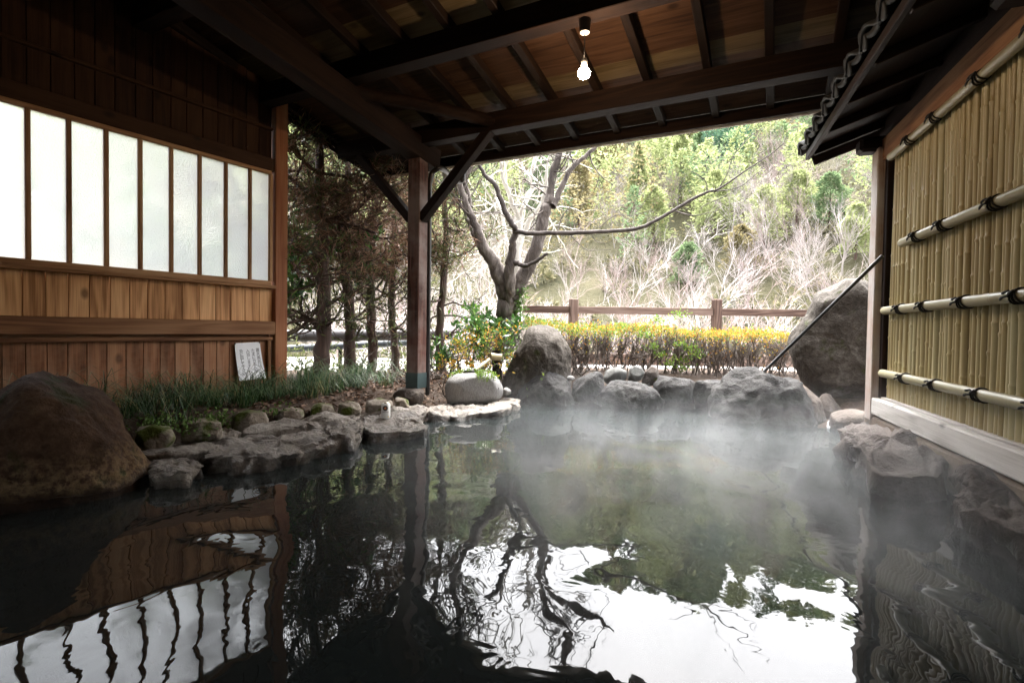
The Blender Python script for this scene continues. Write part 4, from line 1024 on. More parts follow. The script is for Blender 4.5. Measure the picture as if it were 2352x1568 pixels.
# ================================================================== DRINK CAN
cb = onz(886, 961, .088); cz = .088
dn = bpy.context.evaluated_depsgraph_get()
can = thing('drink_can', cb, 'white beer can with a black round emblem standing on the edge stone', 'can')
fc = np.array([-cb[0], -cb[1], 0]); fc /= np.linalg.norm(fc); fr_ = np.array([-fc[1], fc[0], 0])
prof = [(0, .024), (.003, .0265), (.012, .0325), (.098, .0325), (.106, .030), (.113, .0265)]
mb = MB(); tubes(mb, np.array([[cb + UP * z for z, r in prof]]), np.array([[r for z, r in prof]]), 24, cap=False); link('body', mb.mesh('body', True), M['can_white'], can)
mb = MB(); tubes(mb, np.array([[cb + UP * z for z in (.1125, .1155, .117, .1155, .1145)]]), np.array([[.0265, .0275, .0268, .0255, .001]]), 24, cap=False); link('lid', mb.mesh('lid', True), M['can_metal'], can)
mb = MB(); tubes(mb, np.array([[cb + UP * .1165 + fc * .002, cb + UP * .1168 + fc * .016]]), np.full((1, 2), .004), 6); link('pull_tab', mb.mesh('pull_tab'), M['can_metal'], can)
def CAN(x, z, r=.0329):
    a = x / .0325; return cb + UP * z + (fr_ * math.sin(a) + fc * math.cos(a)) * r
def decal(name, pts2, mt, r=.0329):
    mb = MB(); c = np.mean(pts2, 0); n = len(pts2)
    P = [CAN(*c, r)] + [CAN(*p, r) for p in pts2] + [CAN(*(c + (np.array(p) - c) * .5), r) for p in pts2]
    mb.add(P, None, [[0, 1 + n + i, 1 + n + (i + 1) % n] for i in range(n)]); mb.q.append(np.array([[1 + i, 1 + (i + 1) % n, 1 + n + (i + 1) % n, 1 + n + i] for i in range(n)]))
    link(name, mb.mesh(name), M[mt], can)
sgn = 1 if fr_[0] > 0 else -1
decal('emblem', [(-.004 + .0195 * math.cos(a), .080 + .0195 * math.sin(a)) for a in np.linspace(0, 6.2832, 25)[:-1]], 'can_black')
decal('emblem_star', [(-.004 + (.012 if k % 2 == 0 else .0052) * math.sin(k * math.pi / 5), .080 + (.012 if k % 2 == 0 else .0052) * math.cos(k * math.pi / 5)) for k in range(10)], 'can_orange', .0332)
decal('print_square', [(.014, .014), (.023, .014), (.023, .023), (.014, .023)], 'can_gold')
me = text_mesh('SAPPORO', .0115)
for v in me.vertices: v.co = Vector(CAN(v.co[0] * sgn - .002, .049 + v.co[1], .0331))
me.materials.clear(); link('lettering', me, M['can_black'], can)

# ================================================================== PLANTS NEAR THE BATH
def add_trunk(mb, pts, rad, n=14, sides=9, seed=0, wob=.01):
    g = np.random.default_rng(seed); P = smooth_path(pts, n); r = np.interp(np.linspace(0, 1, n), np.linspace(0, 1, len(rad)), rad)
    P = P + g.normal(size=P.shape) * wob * np.array([1, 1, .2]); tubes(mb, P[None], (r * (1 + g.normal(size=n) * .06))[None], sides, cap=False); return P
def cypress(loc, px_top, diam, label, seed, lean=0.0, ht=4.2, bare_to=1.25, dead=.5, dens=1.0):
    g = np.random.default_rng(seed); loc = np.array(loc, float)
    t = thing('cypress_tree', loc, label, 'tree', 'cypress trees beside the post')
    mb = MB()
    pts = [loc + np.array([lean * z + .03 * math.sin(z * 2.3 + seed), .03 * math.cos(z * 1.9 + seed), z]) for z in (-.1, .35, .8, 1.3, 1.9, 2.6, 3.4, ht)]
    P = add_trunk(mb, pts, [diam * .62, diam * .52, diam * .48, diam * .42, diam * .34, diam * .25, diam * .15, .008], n=30, seed=seed, wob=.008)
    link('trunk', mb.mesh('trunk', True), M['cypress_bark'], t)
    # limbs: crooked, sweeping out then up
    nl = 46; zs = np.concatenate([g.uniform(.35, bare_to, 12), g.uniform(bare_to, ht - .25, nl - 12)])
    ip = np.clip(np.searchsorted(P[:, 2] - loc[2], zs), 1, len(P) - 1); S = P[ip]
    az = g.uniform(0, 2 * math.pi, nl); el = g.uniform(-.1, .6, nl)
    D = np.stack([np.cos(az) * np.cos(el), np.sin(az) * np.cos(el), np.sin(el)], 1)
    L = np.where(zs < bare_to, g.uniform(.3, .8, nl), g.uniform(.5, .95, nl) * np.clip(1.15 - zs / ht * .75, .3, 1))
    mb = MB()
    lev = grow(mb, g, S, D, L, diam * .13 * g.uniform(.6, 1.3, nl), [(4, .75, .62, .5, .25), (4, .7, .6, .5, .2)], K=6, sides=5, up=.10, wob=.24)
    link('branch', mb.mesh('branch', True), M['cypress_bark'], t)
    # foliage sprays hang on the outer twigs
    green = MB(); brown = MB()
    for P_, D_, R_ in lev[1:]:
        n, K, _ = P_.shape
        per = max(1, int((3.4 if P_ is lev[-1][0] else 2) * dens))
        for k in range(1, K):
            base = np.repeat(P_[:, k], per, 0) + g.normal(size=(n * per, 3)) * .035
            dd = unit(np.repeat(D_[:, k], per, 0) * .5 + g.normal(size=(n * per, 3)) * .55 + np.array([0, 0, .25]))
            hgt = base[:, 2] - loc[2]
            rel = hgt + g.normal(size=len(base)) * .35
            isd = (rel > bare_to - .15) & (rel < bare_to + 1.15) & (g.random(len(base)) < dead)
            keep = (hgt > bare_to - .1) | (g.random(len(base)) < .22)
            gs = keep & ~isd; bs = keep & isd
            leaves(green, base[gs], dd[gs], g.uniform(.05, .12, gs.sum()), g.uniform(.008, .02, gs.sum()), g)
            bb = np.repeat(base[bs], 2, 0) + g.normal(size=(2 * bs.sum(), 3)) * .03; db = np.repeat(dd[bs], 2, 0) * .8 + g.normal(size=bb.shape) * .25 + np.array([0, 0, -.45]); leaves(brown, bb, db, g.uniform(.07, .19, len(bb)), g.uniform(.005, .011, len(bb)), g)
    link('crown', green.mesh('crown'), M['cypress_leaf'], t)
    if brown.n: link('withered_foliage', brown.mesh('withered_foliage'), M['cypress_dead'], t)
def gp(u, v, y):
    p = aty(u, v, y); return np.array([p[0], p[1], float(gz(p[0], p[1]))])
cypress(gp(690, 880, 4.75) + np.array([-.42, .45, 0]), None, .13, 'cypress mostly hidden behind the wall post, limbs reaching past it', 11, ht=4.4)
cypress(gp(736, 880, 5.35), None, .15, 'thickest reddish cypress trunk, nearest to the wall post', 12, lean=.0, ht=4.4, dead=.82, dens=.72)
cypress(gp(796, 870, 6.05), None, .125, 'second cypress from the wall post, lichen on its slim trunk', 13, lean=.0, ht=4.2, dead=.9, dens=.72)
cypress(gp(850, 860, 6.4), None, .115, 'third cypress trunk from the wall post, left of the slender one', 14, lean=.02, ht=4.2, dead=.9, dens=.72)
cypress(gp(908, 850, 6.95), None, .105, 'slender cypress seen just left of the timber post', 15, lean=-.03, ht=4.2, dead=.9, dens=.72)
cypress(gp(1015, 800, 7.0), None, .12, 'sparse knobbly cypress seen just right of the timber post', 16, lean=.0, ht=4.0, dead=.12, dens=.8)

# pipes used as a low rail behind the cypresses
def pipe(name, a, b, r, mt, label, joints):
    t = thing(name, (a + b) / 2, label, 'pipe')
    mb = MB(); tubes(mb, np.array([[a, (a + b) / 2, b]]), np.full((1, 3), r), 14); link('tube', mb.mesh('tube', True), M[mt], t)
    for j in joints:
        p = a + (b - a) * j; d = unit(b - a); mb = MB(); tubes(mb, np.array([[p - d * .035, p - d * .033, p + d * .033, p + d * .035]]), np.array([[r, r * 1.12, r * 1.12, r]]), 14); link('joint', mb.mesh('joint', True), M[mt], t)
    for j in (.12, .5, .88):
        p = a + (b - a) * j; g0 = float(gz(p[0], p[1])); mb = MB(); tubes(mb, np.array([[p - UP * r * .8, np.array([p[0], p[1], g0 - .05])]]), np.full((1, 2), .03), 8); link('support', mb.mesh('support', True), M['rafter'], t)
pipe('drain_pipe', aty(560, 772, 7.7), aty(1040, 768, 8.1), .088, 'black_pipe', 'thick dark brown pipe running level behind the cypress trunks', (.28, .62, .93))
pipe('drain_pipe', aty(560, 806, 7.9), aty(985, 784, 8.6), .055, 'grey_pipe', 'thinner grey black pipe below the thick dark pipe', (.3, .75))

# big many-limbed tree
def T1(x, y, w): return ((x / 3.137 + 1100) / 1.0884, (y / 3.137 + 360) / 1.0884, w / 3.137 / 1.0884)
def T2(x, y, w): return ((x / 2.4758 + 1300) / 1.0884, (y / 2.4758 + 260) / 1.0884, w / 2.4758 / 1.0884)
def limb(mb, rows, y0, y1, n=None, sides=8, seed=0, wob=.006):
    ys = np.linspace(y0, y1, len(rows)); P = np.array([aty(u, v, y) for (u, v, w), y in zip(rows, ys)]); R = np.array([w / 2 * y / FPX for (u, v, w), y in zip(rows, ys)])
    n = n or 4 * len(rows); g = np.random.default_rng(seed)
    Q = smooth_path(P, n); r = np.interp(np.linspace(0, 1, n), np.linspace(0, 1, len(R)), R)
    Q = Q + g.normal(size=Q.shape) * wob * np.minimum(1, r / .03)[:, None]
    nz_ = np.convolve(g.normal(size=n + 4), np.ones(5) / 5, 'valid') * .05
    tubes(mb, Q[None], (r * (1 + nz_))[None], sides); return Q
big = thing('bare_tree', gp(1165, 780, 6.6), 'big forked leafless tree with rough bark behind the round basin', 'tree')
mb = MB()
limb(mb, [T1(500, 1640, 190), T1(505, 1500, 165), T1(510, 1400, 150), T1(525, 1280, 165), T1(545, 1180, 175), T1(550, 1080, 130)], 6.6, 6.6, sides=14, seed=1, wob=.012)
link('trunk', mb.mesh('trunk', True), M['cherry_bark'], big)
LIMBS = [([(530, 1290, 60), (505, 1150, 125), (465, 1030, 130), (420, 930, 112), (350, 830, 95), (290, 670, 70), (230, 530, 58), (175, 380, 45), (150, 260, 40), (175, 120, 36), (220, -60, 30)], 6.6, 6.3, 'cherry_bark'),
         ([(330, 830, 50), (260, 690, 42), (210, 560, 36), (130, 430, 28), (40, 340, 22), (-60, 250, 16)], 6.6, 7.0, 'cherry_bark'),
         ([(245, 500, 34), (225, 400, 36), (195, 290, 34), (250, 180, 22), (300, 40, 16)], 6.5, 6.8, 'cherry_bark'),
         ([(545, 1250, 50), (548, 1120, 95), (545, 1000, 85), (562, 880, 70), (575, 780, 60), (592, 670, 46)], 6.5, 6.35, 'cherry_bark'),
         ([(560, 1290, 60), (595, 1150, 120), (640, 1050, 120), (710, 930, 105), (760, 780, 95), (800, 640, 96), (830, 520, 90), (860, 430, 80), (868, 340, 56), (890, 200, 54), (930, 90, 50), (975, -80, 44), (1020, -260, 34)], 6.6, 6.5, 'cherry_bark'),
         ([(885, 490, 60), (935, 385, 46), (1000, 240, 40), (1100, 130, 36), (1250, 0, 30), (1370, -120, 24)], 6.5, 6.7, 'cherry_bark'),
         ([(560, 930, 50), (610, 935, 44), (670, 957, 35), (740, 930, 30), (842, 858, 22)], 6.45, 6.2, 'dark_bark'),
         ([(592, 690, 46), (585, 655, 44), (530, 560, 44), (480, 440, 41), (440, 330, 38), (360, 250, 32), (310, 170, 27), (250, 60, 18)], 6.35, 6.1, 'dark_bark')]
for k, (rows, y0, y1, mt) in enumerate(LIMBS):
    mb = MB(); Q = limb(mb, [T1(*r) for r in rows], y0, y1, seed=k, sides=9)
    if k in (0, 1, 2, 4, 5):
        g = np.random.default_rng(60 + k); m0 = len(Q) // 2; S = Q[m0::2]; D = unit(g.normal(size=S.shape) + np.array([0, -.2, .6]))
        grow(mb, g, S, D, .55, .011, [(3, .6, .6, .55, .2), (3, .6, .6, .6, .2)], K=5, sides=4, up=.08, wob=.2)
    link('limb', mb.mesh('limb', True), M[mt], big)
mb = MB()
Q = limb(mb, [T1(580, 690, 44), T1(640, 690, 38)] + [T2(*r) for r in ((60, 800, 30), (200, 800, 28), (350, 796, 27), (520, 788, 25), (700, 776, 24), (800, 742, 22), (940, 665, 20), (1050, 600, 18), (1160, 545, 16), (1230, 525, 13), (1400, 410, 9), (1550, 312, 7), (1632, 245, 5))], 6.35, 5.5, n=60, seed=31, wob=.004)
for rows in ([(1160, 545, 9), (1150, 480, 6), (1110, 445, 5), (1060, 415, 3), (1000, 390, 2)], [(1228, 528, 9), (1285, 430, 7), (1312, 340, 5), (1372, 260, 4), (1450, 180, 3)], [(1190, 545, 8), (1340, 520, 6), (1420, 470, 5), (1480, 420, 4), (1560, 365, 2.5)],
             [(950, 660, 10), (1020, 680, 7), (1080, 690, 6), (1130, 682, 5), (1200, 665, 3)], [(1120, 660, 4), (1135, 630, 5), (1250, 580, 4), (1330, 530, 3)], [(235, 780, 9), (260, 700, 7), (310, 640, 6), (380, 625, 4), (470, 600, 3)],
             [(490, 765, 7), (590, 690, 6), (700, 690, 5), (820, 655, 3)], [(300, 800, 6), (380, 880, 5), (430, 905, 4), (560, 900, 2)], [(700, 690, 4), (760, 620, 3), (840, 510, 2)], [(440, 800, 5), (470, 850, 4), (520, 860, 3), (530, 890, 2)],
             [(1372, 260, 3), (1400, 220, 3), (1500, 150, 2)], [(1630, 245, 4), (1640, 200, 2)], [(1420, 470, 3), (1520, 440, 2), (1570, 380, 1.5)]):
    i = np.argmin([np.hypot(*(np.array(T2(*rows[0])[:2]) - np.array(((CAM @ (q - EYE))[0] / (CAM @ (q - EYE))[2] * FPX + 1176, 784 - (CAM @ (q - EYE))[1] / (CAM @ (q - EYE))[2] * FPX)))) for q in Q])
    limb(mb, [T2(*r) for r in rows], Q[i][1], Q[i][1] + .05, seed=len(rows), sides=5, wob=.006)
link('long_branch', mb.mesh('long_branch', True), M['dark_bark'], big)
# creeper on the trunk
g = np.random.default_rng(9); mb = MB(); base = np.array([aty(*T1(g.uniform(560, 660), g.uniform(1130, 1340), 1)[:2], 6.52) for _ in range(260)]) + g.normal(size=(260, 3)) * .03
leaves(mb, base, g.normal(size=(260, 3)) + np.array([.3, -.6, -.3]), .05, .03, g); link('creeper', mb.mesh('creeper'), M['ivy'], big)
# pale tree behind
pale = thing('bare_tree', gp(1200, 780, 8.2), 'pale bleached leafless tree directly behind the big forked tree', 'tree')
mb = MB(); limb(mb, [T1(600, 1600, 90), T1(600, 1250, 75), T1(605, 1000, 64), T1(620, 780, 52), T1(628, 600, 44)], 8.2, 8.2, seed=3); link('trunk', mb.mesh('trunk', True), M['pale_bark'], pale)
for k, rows in enumerate(([(625, 600, 42), (560, 440, 34), (500, 280, 30), (475, 130, 28), (480, -60, 22)], [(630, 600, 42), (640, 520, 38), (715, 370, 34), (710, 260, 30), (740, 120, 24), (760, -60, 18)], [(600, 950, 50), (540, 850, 44), (505, 700, 36), (490, 560, 28), (440, 420, 20)],
                          [(620, 780, 50), (700, 600, 44), (780, 510, 40), (830, 380, 30), (840, 200, 22), (880, 0, 16)], [(500, 720, 30), (410, 760, 34), (440, 670, 26), (520, 640, 16)])):
    mb = MB(); Q = limb(mb, [T1(*r) for r in rows], 8.2, 8.2 + (k % 3 - 1) * .5, seed=k); g = np.random.default_rng(80 + k)
    S = Q[len(Q) // 3::2]; grow(mb, g, S, unit(g.normal(size=S.shape) + np.array([0, 0, .4])), .8, .014, [(3, .6, .65, .55, .2), (3, .6, .6, .6, .2)], K=5, sides=4, up=.06, wob=.2)
    link('limb', mb.mesh('limb', True), M['pale_bark'], pale)

# evergreen shrub left of the trunk
def shrub(name, c, rx, rz, nst, nleaf, lw, mt, label, seed, ll=.07, stemh=.4, group=None, cat='shrub', tipbias=.7):
    g = np.random.default_rng(seed); c = np.array(c, float)
    t = thing(name, c, label, cat, group)
    mb = MB(); S = c + g.normal(size=(nst, 3)) * np.array([.06, .06, 0]); D = unit(g.normal(size=(nst, 3)) * .45 + np.array([0, 0, 1.]))
    lev = grow(mb, g, S, D, rz * .6, .009, [(4, .6, .6, .6, .3), (4, .6, .6, .6, .3)], K=5, sides=4, up=.1, wob=.15)
    link('stem', mb.mesh('stem', True), M['twig_brown'], t)
    mb = MB(); P_, D_, _ = lev[-1]; n, K, _ = P_.shape
    idx = g.integers(0, n, nleaf); kk = g.integers(1, K, nleaf)
    leaves(mb, P_[idx, kk] + g.normal(size=(nleaf, 3)) * .02, unit(D_[idx, kk] * .4 + g.normal(size=(nleaf, 3)) * .7 + np.array([0, 0, .2])), g.uniform(.7, 1.2, nleaf) * ll, g.uniform(.8, 1.2, nleaf) * lw, g)
    link('foliage', mb.mesh('foliage'), M[mt], t)
    return t
shrub('evergreen_shrub', gp(1105, 800, 6.2), .3, .95, 8, 950, .036, 'shrub_leaf', 'glossy green broadleaf shrub left of the big forked trunk', 21, ll=.095)
shrub('evergreen_shrub', gp(1015, 850, 5.9), .3, .45, 7, 420, .022, 'shrub_leaf', 'low dark shrub at the foot of the sparse cypress', 22, ll=.08)
shrub('evergreen_shrub', WL(.36, .15, -1.3), .5, 2.2, 14, 3600, .06, 'shrub_leaf', 'tall dark shrub seen blurred through the last frosted panes', 25, ll=.10)
a1 = shrub('azalea_bush', gp(1090, 850, 5.55), .4, .85, 10, 900, .016, 'azalea_orange', 'loose orange leaved azalea above the bamboo spout', 23, ll=.034)
a2 = shrub('azalea_bush', gp(1160, 840, 5.75), .4, .8, 10, 1000, .018, 'azalea_green', 'yellow green azalea between the spout and tall back rock', 24, ll=.036)

# clipped azalea hedge behind the back rocks
hl = aty(1205, 800, 6.15); hr = aty(1835, 800, 6.15)
HX0, HX1, HY = hl[0], hr[0] + .05, 6.15
def htop(x): return .825 - .035 * (x - HX0) + .02 * np.sin(x * 5)
hedge = thing('azalea_hedge', ((HX0 + HX1) / 2, HY, .2), 'clipped azalea hedge, orange and lime on top, bare twigs below', 'hedge')
g = np.random.default_rng(33); ns = 190
S = np.stack([g.uniform(HX0, HX1, ns), HY + g.uniform(-.2, .2, ns), np.zeros(ns)], 1); S[:, 2] = gz(S[:, 0], S[:, 1]) - .03
mb = MB(); D = unit(g.normal(size=(ns, 3)) * .35 + np.array([0, 0, 1.]))
lev = grow(mb, g, S, D, .36, .0085, [(4, .6, .62, .62, .3), (4, .65, .62, .6, .3), (3, .6, .6, .6, .3)], K=5, sides=4, up=.12, wob=.22)
link('twigs', mb.mesh('twigs', True), M['twig_brown'], hedge)['kind'] = 'stuff'
P_, D_, _ = lev[-1]; tips = P_[:, -1]; ht = htop(tips[:, 0])
for nm, mt, cond, nl_ in (('orange_leaves', 'azalea_orange', lambda x, r: r < np.clip(.16 + (x - HX0) / 4.6, .15, .66), 9500), ('green_leaves', 'azalea_green', lambda x, r: r > np.clip(.16 + (x - HX0) / 4.6, .15, .66), 7500)):
    n = nl_; x = g.uniform(HX0, HX1, n); clump = .5 + .5 * np.sin(x * 6.3) * np.sin(x * 13.1 + 2)
    y = HY + g.uniform(-.27, .27, n); z = htop(x) + .035 * np.sin(x * 9) * np.sin(y * 14) - np.abs(g.normal(size=n)) * (.055 if nm[0] == 'o' else .07) + .02
    sprout = g.random(n) < .05; z = np.where(sprout, z + g.uniform(0, .09, n), z)
    k = cond(x, g.random(n)); mb = MB(); P = np.stack([x, y, z], 1)[k]
    leaves(mb, P, unit(g.normal(size=P.shape) * .8 + np.array([0, 0, .7])), g.uniform(.022, .04, len(P)), g.uniform(.010, .017, len(P)), g)
    # lime shoots on the front
    if nm[0] == 'g':
        for (u, v) in ((1480, 770), (1500, 795), (1520, 815), (1560, 790), (1590, 800), (1570, 825), (1600, 815), (1540, 835), (1470, 755), (1425, 752), (1570, 845), (1510, 735), (1560, 722)):
            c = aty(u, v, HY - .3 if v > 760 else HY); P = c + g.normal(size=(60, 3)) * np.array([.05, .04, .022]); leaves(mb, P, unit(g.normal(size=P.shape) * .9 + np.array([0, 0, .6])), .04, .016, g)
    else:
        n = 900; x = g.uniform(HX0, HX1, n); P = np.stack([x, HY - .27 + g.normal(size=n) * .03, htop(x) - np.abs(g.normal(size=n)) * .16], 1); leaves(mb, P, unit(g.normal(size=P.shape) + np.array([0, -.3, .4])), .028, .012, g)
    o = link(nm, mb.mesh(nm), M[mt], hedge); o['kind'] = 'stuff'

# timber railing at the drop
rl = thing('timber_railing', aty(1480, 850, 7.5), 'brown timber post and rail guard beyond the hedge', 'railing')
RY = 7.5
pa, pb = aty(1317, 720, RY), aty(1646, 722, RY)
stp = pb - pa; stp[2] = 0
for k in (0, 1, 2, 3):
    p = pa + stp * k; top = (aty(1317, 686, RY)[2] if k <= 0 else aty(1646, 687, RY)[2])
    g0 = float(gz(p[0], p[1]))
    timber('post', (p[0], p[1], g0 - .1), (p[0], p[1], top), .115, .115, M['rail_wood'], rl, up=(.3, -1, 0), b=.012)
for zc, hh in ((aty(1480, 714, RY)[2], .10), (aty(1480, 826, RY)[2], .16)):
    for k in (-1, 0, 1, 2):
        a = pa + stp * max(k, -.38); b = pa + stp * (k + 1); d = unit(b - a) * .059
        timber('rail', (a[0] + d[0], a[1] + d[1], zc), (b[0] - d[0], b[1] - d[1], zc), .06, hh, M['rail_wood'], rl)

# sedge along the wall, small weeds, dead leaves
g = np.random.default_rng(44); mb = MB(); C = []
for l in np.linspace(-1.75, .75, 66):
    for o_ in (g.uniform(.08, .30), g.uniform(.2, .6), g.uniform(.3, .62)):
        C.append(WL(l + g.normal() * .05, 0, o_ if l < 0 else o_ - .2 + g.uniform(-.2, .25)))
for _ in range(26): C.append(gp(g.uniform(670, 900), 900, g.uniform(4.7, 5.6)))
C = np.array(C); C[:, 2] = gz(C[:, 0], C[:, 1])
nb = 26
for c in C[g.random(len(C)) < .4]:
    az = g.normal(-.55, 1.5, nb); L = g.uniform(.10, .30, nb) * g.uniform(.7, 1.75); out = np.stack([np.cos(az), np.sin(az), np.zeros(nb)], 1)
    b0 = c + g.normal(size=(nb, 3)) * np.array([.025, .025, 0]); w = np.stack([-np.sin(az), np.cos(az), np.zeros(nb)], 1) * .0028
    pr_ = []
    for t, (fo, fu) in zip((0, .35, .7, 1), ((0, 0), (.24, .48), (.72, .64), (1.3, .30))):
        p = b0 + out * (L * fo)[:, None] * .9 + UP * (L * fu)[:, None]; ww = w * (1 - t * .85); pr_ += [p - ww, p + ww]
    V = np.stack(pr_, 1).reshape(-1, 3); i = np.arange(nb)[:, None] * 8
    q = np.concatenate([np.stack([i[:, 0] + 2 * k, i[:, 0] + 2 * k + 1, i[:, 0] + 2 * k + 3, i[:, 0] + 2 * k + 2], 1) for k in range(3)])
    mb.add(V, q)
tag(link('sedge_grass', mb.mesh('sedge_grass'), M['grass']), 'dark green sedge growing along the foot of the cedar wall', 'grass', kind='stuff')
mb = MB(); n = 5200; x = np.concatenate([g.uniform(-2.2, .1, n - 1200), g.uniform(-2.3, -1.2, 1200)]); y = np.concatenate([g.uniform(4.3, 6.8, n - 1200), g.uniform(3.3, 4.7, 1200)])
d = sdf(x, y); k = (d > .42); x, y = x[k], y[k]
P = np.stack([x, y, gz(x, y) + g.uniform(0, .02, len(x))], 1); leaves(mb, P, g.normal(size=P.shape) * np.array([1, 1, .25]), g.uniform(.025, .06, len(P)), g.uniform(.012, .028, len(P)), g)
tag(link('leaf_litter', mb.mesh('leaf_litter'), M['litter']), 'brown dead leaves strewn over the soil behind the post', 'leaves', kind='stuff')
mb = MB(); n = 60; S = np.stack([g.uniform(-1.9, 0, n), g.uniform(4.9, 6.3, n), np.zeros(n)], 1); S[:, 2] = gz(S[:, 0], S[:, 1]) + .02
grow(mb, g, S, unit(g.normal(size=(n, 3)) * np.array([1, 1, .3]) + np.array([0, 0, .12])), .4, .006, [(2, .5, .6, .6, .3)], K=5, sides=4, up=.05, wob=.2)
tag(link('fallen_twigs', mb.mesh('fallen_twigs', True), M['twig_brown']), 'thin fallen twigs lying among the dead leaves', 'twigs', kind='stuff')
mb = MB(); n = 700; C2 = np.array([onz(u, v, .10) for u, v in ((352, 1000), (370, 990), (445, 1000), (480, 985), (500, 975), (640, 962))]); P = C2[g.integers(len(C2), size=n)] + g.normal(size=(n, 3)) * np.array([.06, .05, .03]) + UP * .05
leaves(mb, P, g.normal(size=P.shape) + UP * .4, .022, .016, g); tag(link('clover', mb.mesh('clover'), M['ivy']), 'small bright green clover between the mossy border stones', 'weeds', kind='stuff')

n = 5200; mb = MB(); g = np.random.default_rng(91); x = g.uniform(-5.2, -.75, n); y = 7.2 + g.random(n) * 1.6; cl = .5 + .5 * np.sin(x * 3.1 + np.sin(y * 4)) * np.sin(x * 7.7 + 1)
P = np.stack([x, y, gz(x, y) + g.random(n) ** 1.4 * (.18 + .42 * cl)], 1); leaves(mb, P, unit(g.normal(size=P.shape) + np.array([0, 0, .3])), g.uniform(.05, .13, n), g.uniform(.012, .03, n), g)
S = np.stack([g.uniform(-5.2, -.75, 90), g.uniform(7.2, 8.6, 90), np.zeros(90)], 1); S[:, 2] = gz(S[:, 0], S[:, 1]) - .02
tag(link('undergrowth', mb.mesh('undergrowth'), M['cypress_leaf']), 'dark low undergrowth behind the cypress trunks below the pipes', 'undergrowth', kind='stuff')

# ================================================================== WOODED HILLSIDE
def hill_at(u, v):
    d = ray(u, v); d = d / np.linalg.norm(d); t = 25.
    while t < 260:
        p = EYE + d * t
        if p[2] < float(hz(p[0], p[1])): return p
        t += .5
    return EYE + d * 200
def clump_cloud(mb, g, P, Rn, size, n_per):
    pass
def conifer_crown(mb, g, base, h, r, n, cone=1.0, size=.45):
    t = g.random(n) ** .8; a = g.uniform(0, 2 * math.pi, n)
    whorl = .75 + .25 * np.sin(t * h * 3.2 + np.sin(a * 3) * 1.2)
    rr = r * ((1 - t) ** .8 * cone + (1 - cone) * np.sqrt(np.clip(1 - (2 * t - .75) ** 2 / 1.6, .02, 1))) * whorl * np.sqrt(g.uniform(.35, 1, n)) * (1 + .25 * np.sin(a * 5 + t * 9 + base[0]))
    P = base + np.stack([np.cos(a) * rr, np.sin(a) * rr, h * (.12 + .88 * t)], 1)
    D = unit(np.stack([np.cos(a), np.sin(a), g.uniform(-.2, .7, n)], 1) + g.normal(size=(n, 3)) * .45)
    leaves(mb, P, D, g.uniform(.7, 1.4, n) * size, g.uniform(.5, 1.0, n) * size * .62, g)
def round_crown(mb, g, base, h, r, n, size=.5):
    k = 16; C = unit(g.normal(size=(k, 3))) * g.uniform(.3, .75, (k, 1)) * np.array([r, r, h * .38]) + base + UP * h * .6
    i = g.integers(0, k, n); d = unit(g.normal(size=(n, 3))); P = C[i] + d * (r * .42) * g.uniform(.75, 1.05, (n, 1))
    leaves(mb, P, unit(d + g.normal(size=(n, 3)) * .5), g.uniform(.7, 1.3, n) * size, g.uniform(.6, 1, n) * size * .7, g)
def evergreen(u, vt, vb, wpx, kind, mt, label, seed, n=1500):
    p = hill_at(u, vb); dist = p[1]; h = (vb - vt) * dist / FPX; r = wpx / 2 * dist / FPX; g = np.random.default_rng(seed)
    t = thing('evergreen_tree', p, label, 'tree', 'evergreen trees on the hillside')
    mb = MB(); tubes(mb, np.array([[p - UP * .5, p + UP * h * .4, p + UP * h * .9]]), np.array([[.03 * h, .02 * h, .004 * h]]), 6); link('trunk', mb.mesh('trunk', True), M['cypress_bark'], t)
    mb = MB(); sz = max(.16, 7.0 * dist / FPX)
    if kind == 'cone': conifer_crown(mb, g, p, h, r, n, size=sz)
    elif kind == 'egg': conifer_crown(mb, g, p, h, r, n, cone=.35, size=sz)
    else: round_crown(mb, g, p, h, r, n, size=sz)
    link('crown', mb.mesh('crown'), M[mt], t)
for k, a in enumerate([
    (1562, 306, 470, 105, 'cone', 'conifer_lime', 'tall pale green cone shaped conifer under the middle of the eave'),
    (1668, 268, 420, 125, 'round', 'conifer_blue', 'dense blue green broad evergreen right of the pale cone conifer'),
    (1618, 285, 400, 70, 'egg', 'conifer_green', 'narrow bright green evergreen between pale cone and blue green tree'),
    (1465, 330, 470, 70, 'cone', 'conifer_lime', 'small pale conifer left of the tall cone shaped one'),
    (1330, 370, 520, 90, 'egg', 'conifer_rust', 'orange tinged conifer right of the big forked tree'),
    (1640, 395, 540, 110, 'egg', 'conifer_lime', 'yellow green round conifer below the blue green evergreen'),
    (1500, 430, 570, 90, 'egg', 'conifer_lime', 'lime conifer in the middle of the slope crossed by the long branch'),
    (1755, 430, 570, 100, 'egg', 'conifer_lime', 'lime conifer below the grey pink bare tree'),
    (1830, 395, 520, 110, 'egg', 'conifer_lime', 'broad yellow conifer left below the tiled roof corner'),
    (1905, 400, 530, 90, 'egg', 'conifer_green', 'green conifer right below the tiled roof corner'),
    (1965, 470, 600, 90, 'egg', 'conifer_lime', 'lime conifer beside the fence post'),
    (1700, 520, 630, 90, 'egg', 'conifer_rust', 'rust tinged conifer low on the slope right of centre'),
    (1580, 560, 660, 80, 'egg', 'conifer_green', 'dark green conifer low on the slope above the railing'),
    (1240, 360, 520, 90, 'egg', 'conifer_green', 'fresh green conifer seen between limbs of the big forked tree')]):
    evergreen(*a, seed=200 + k, n=3000)
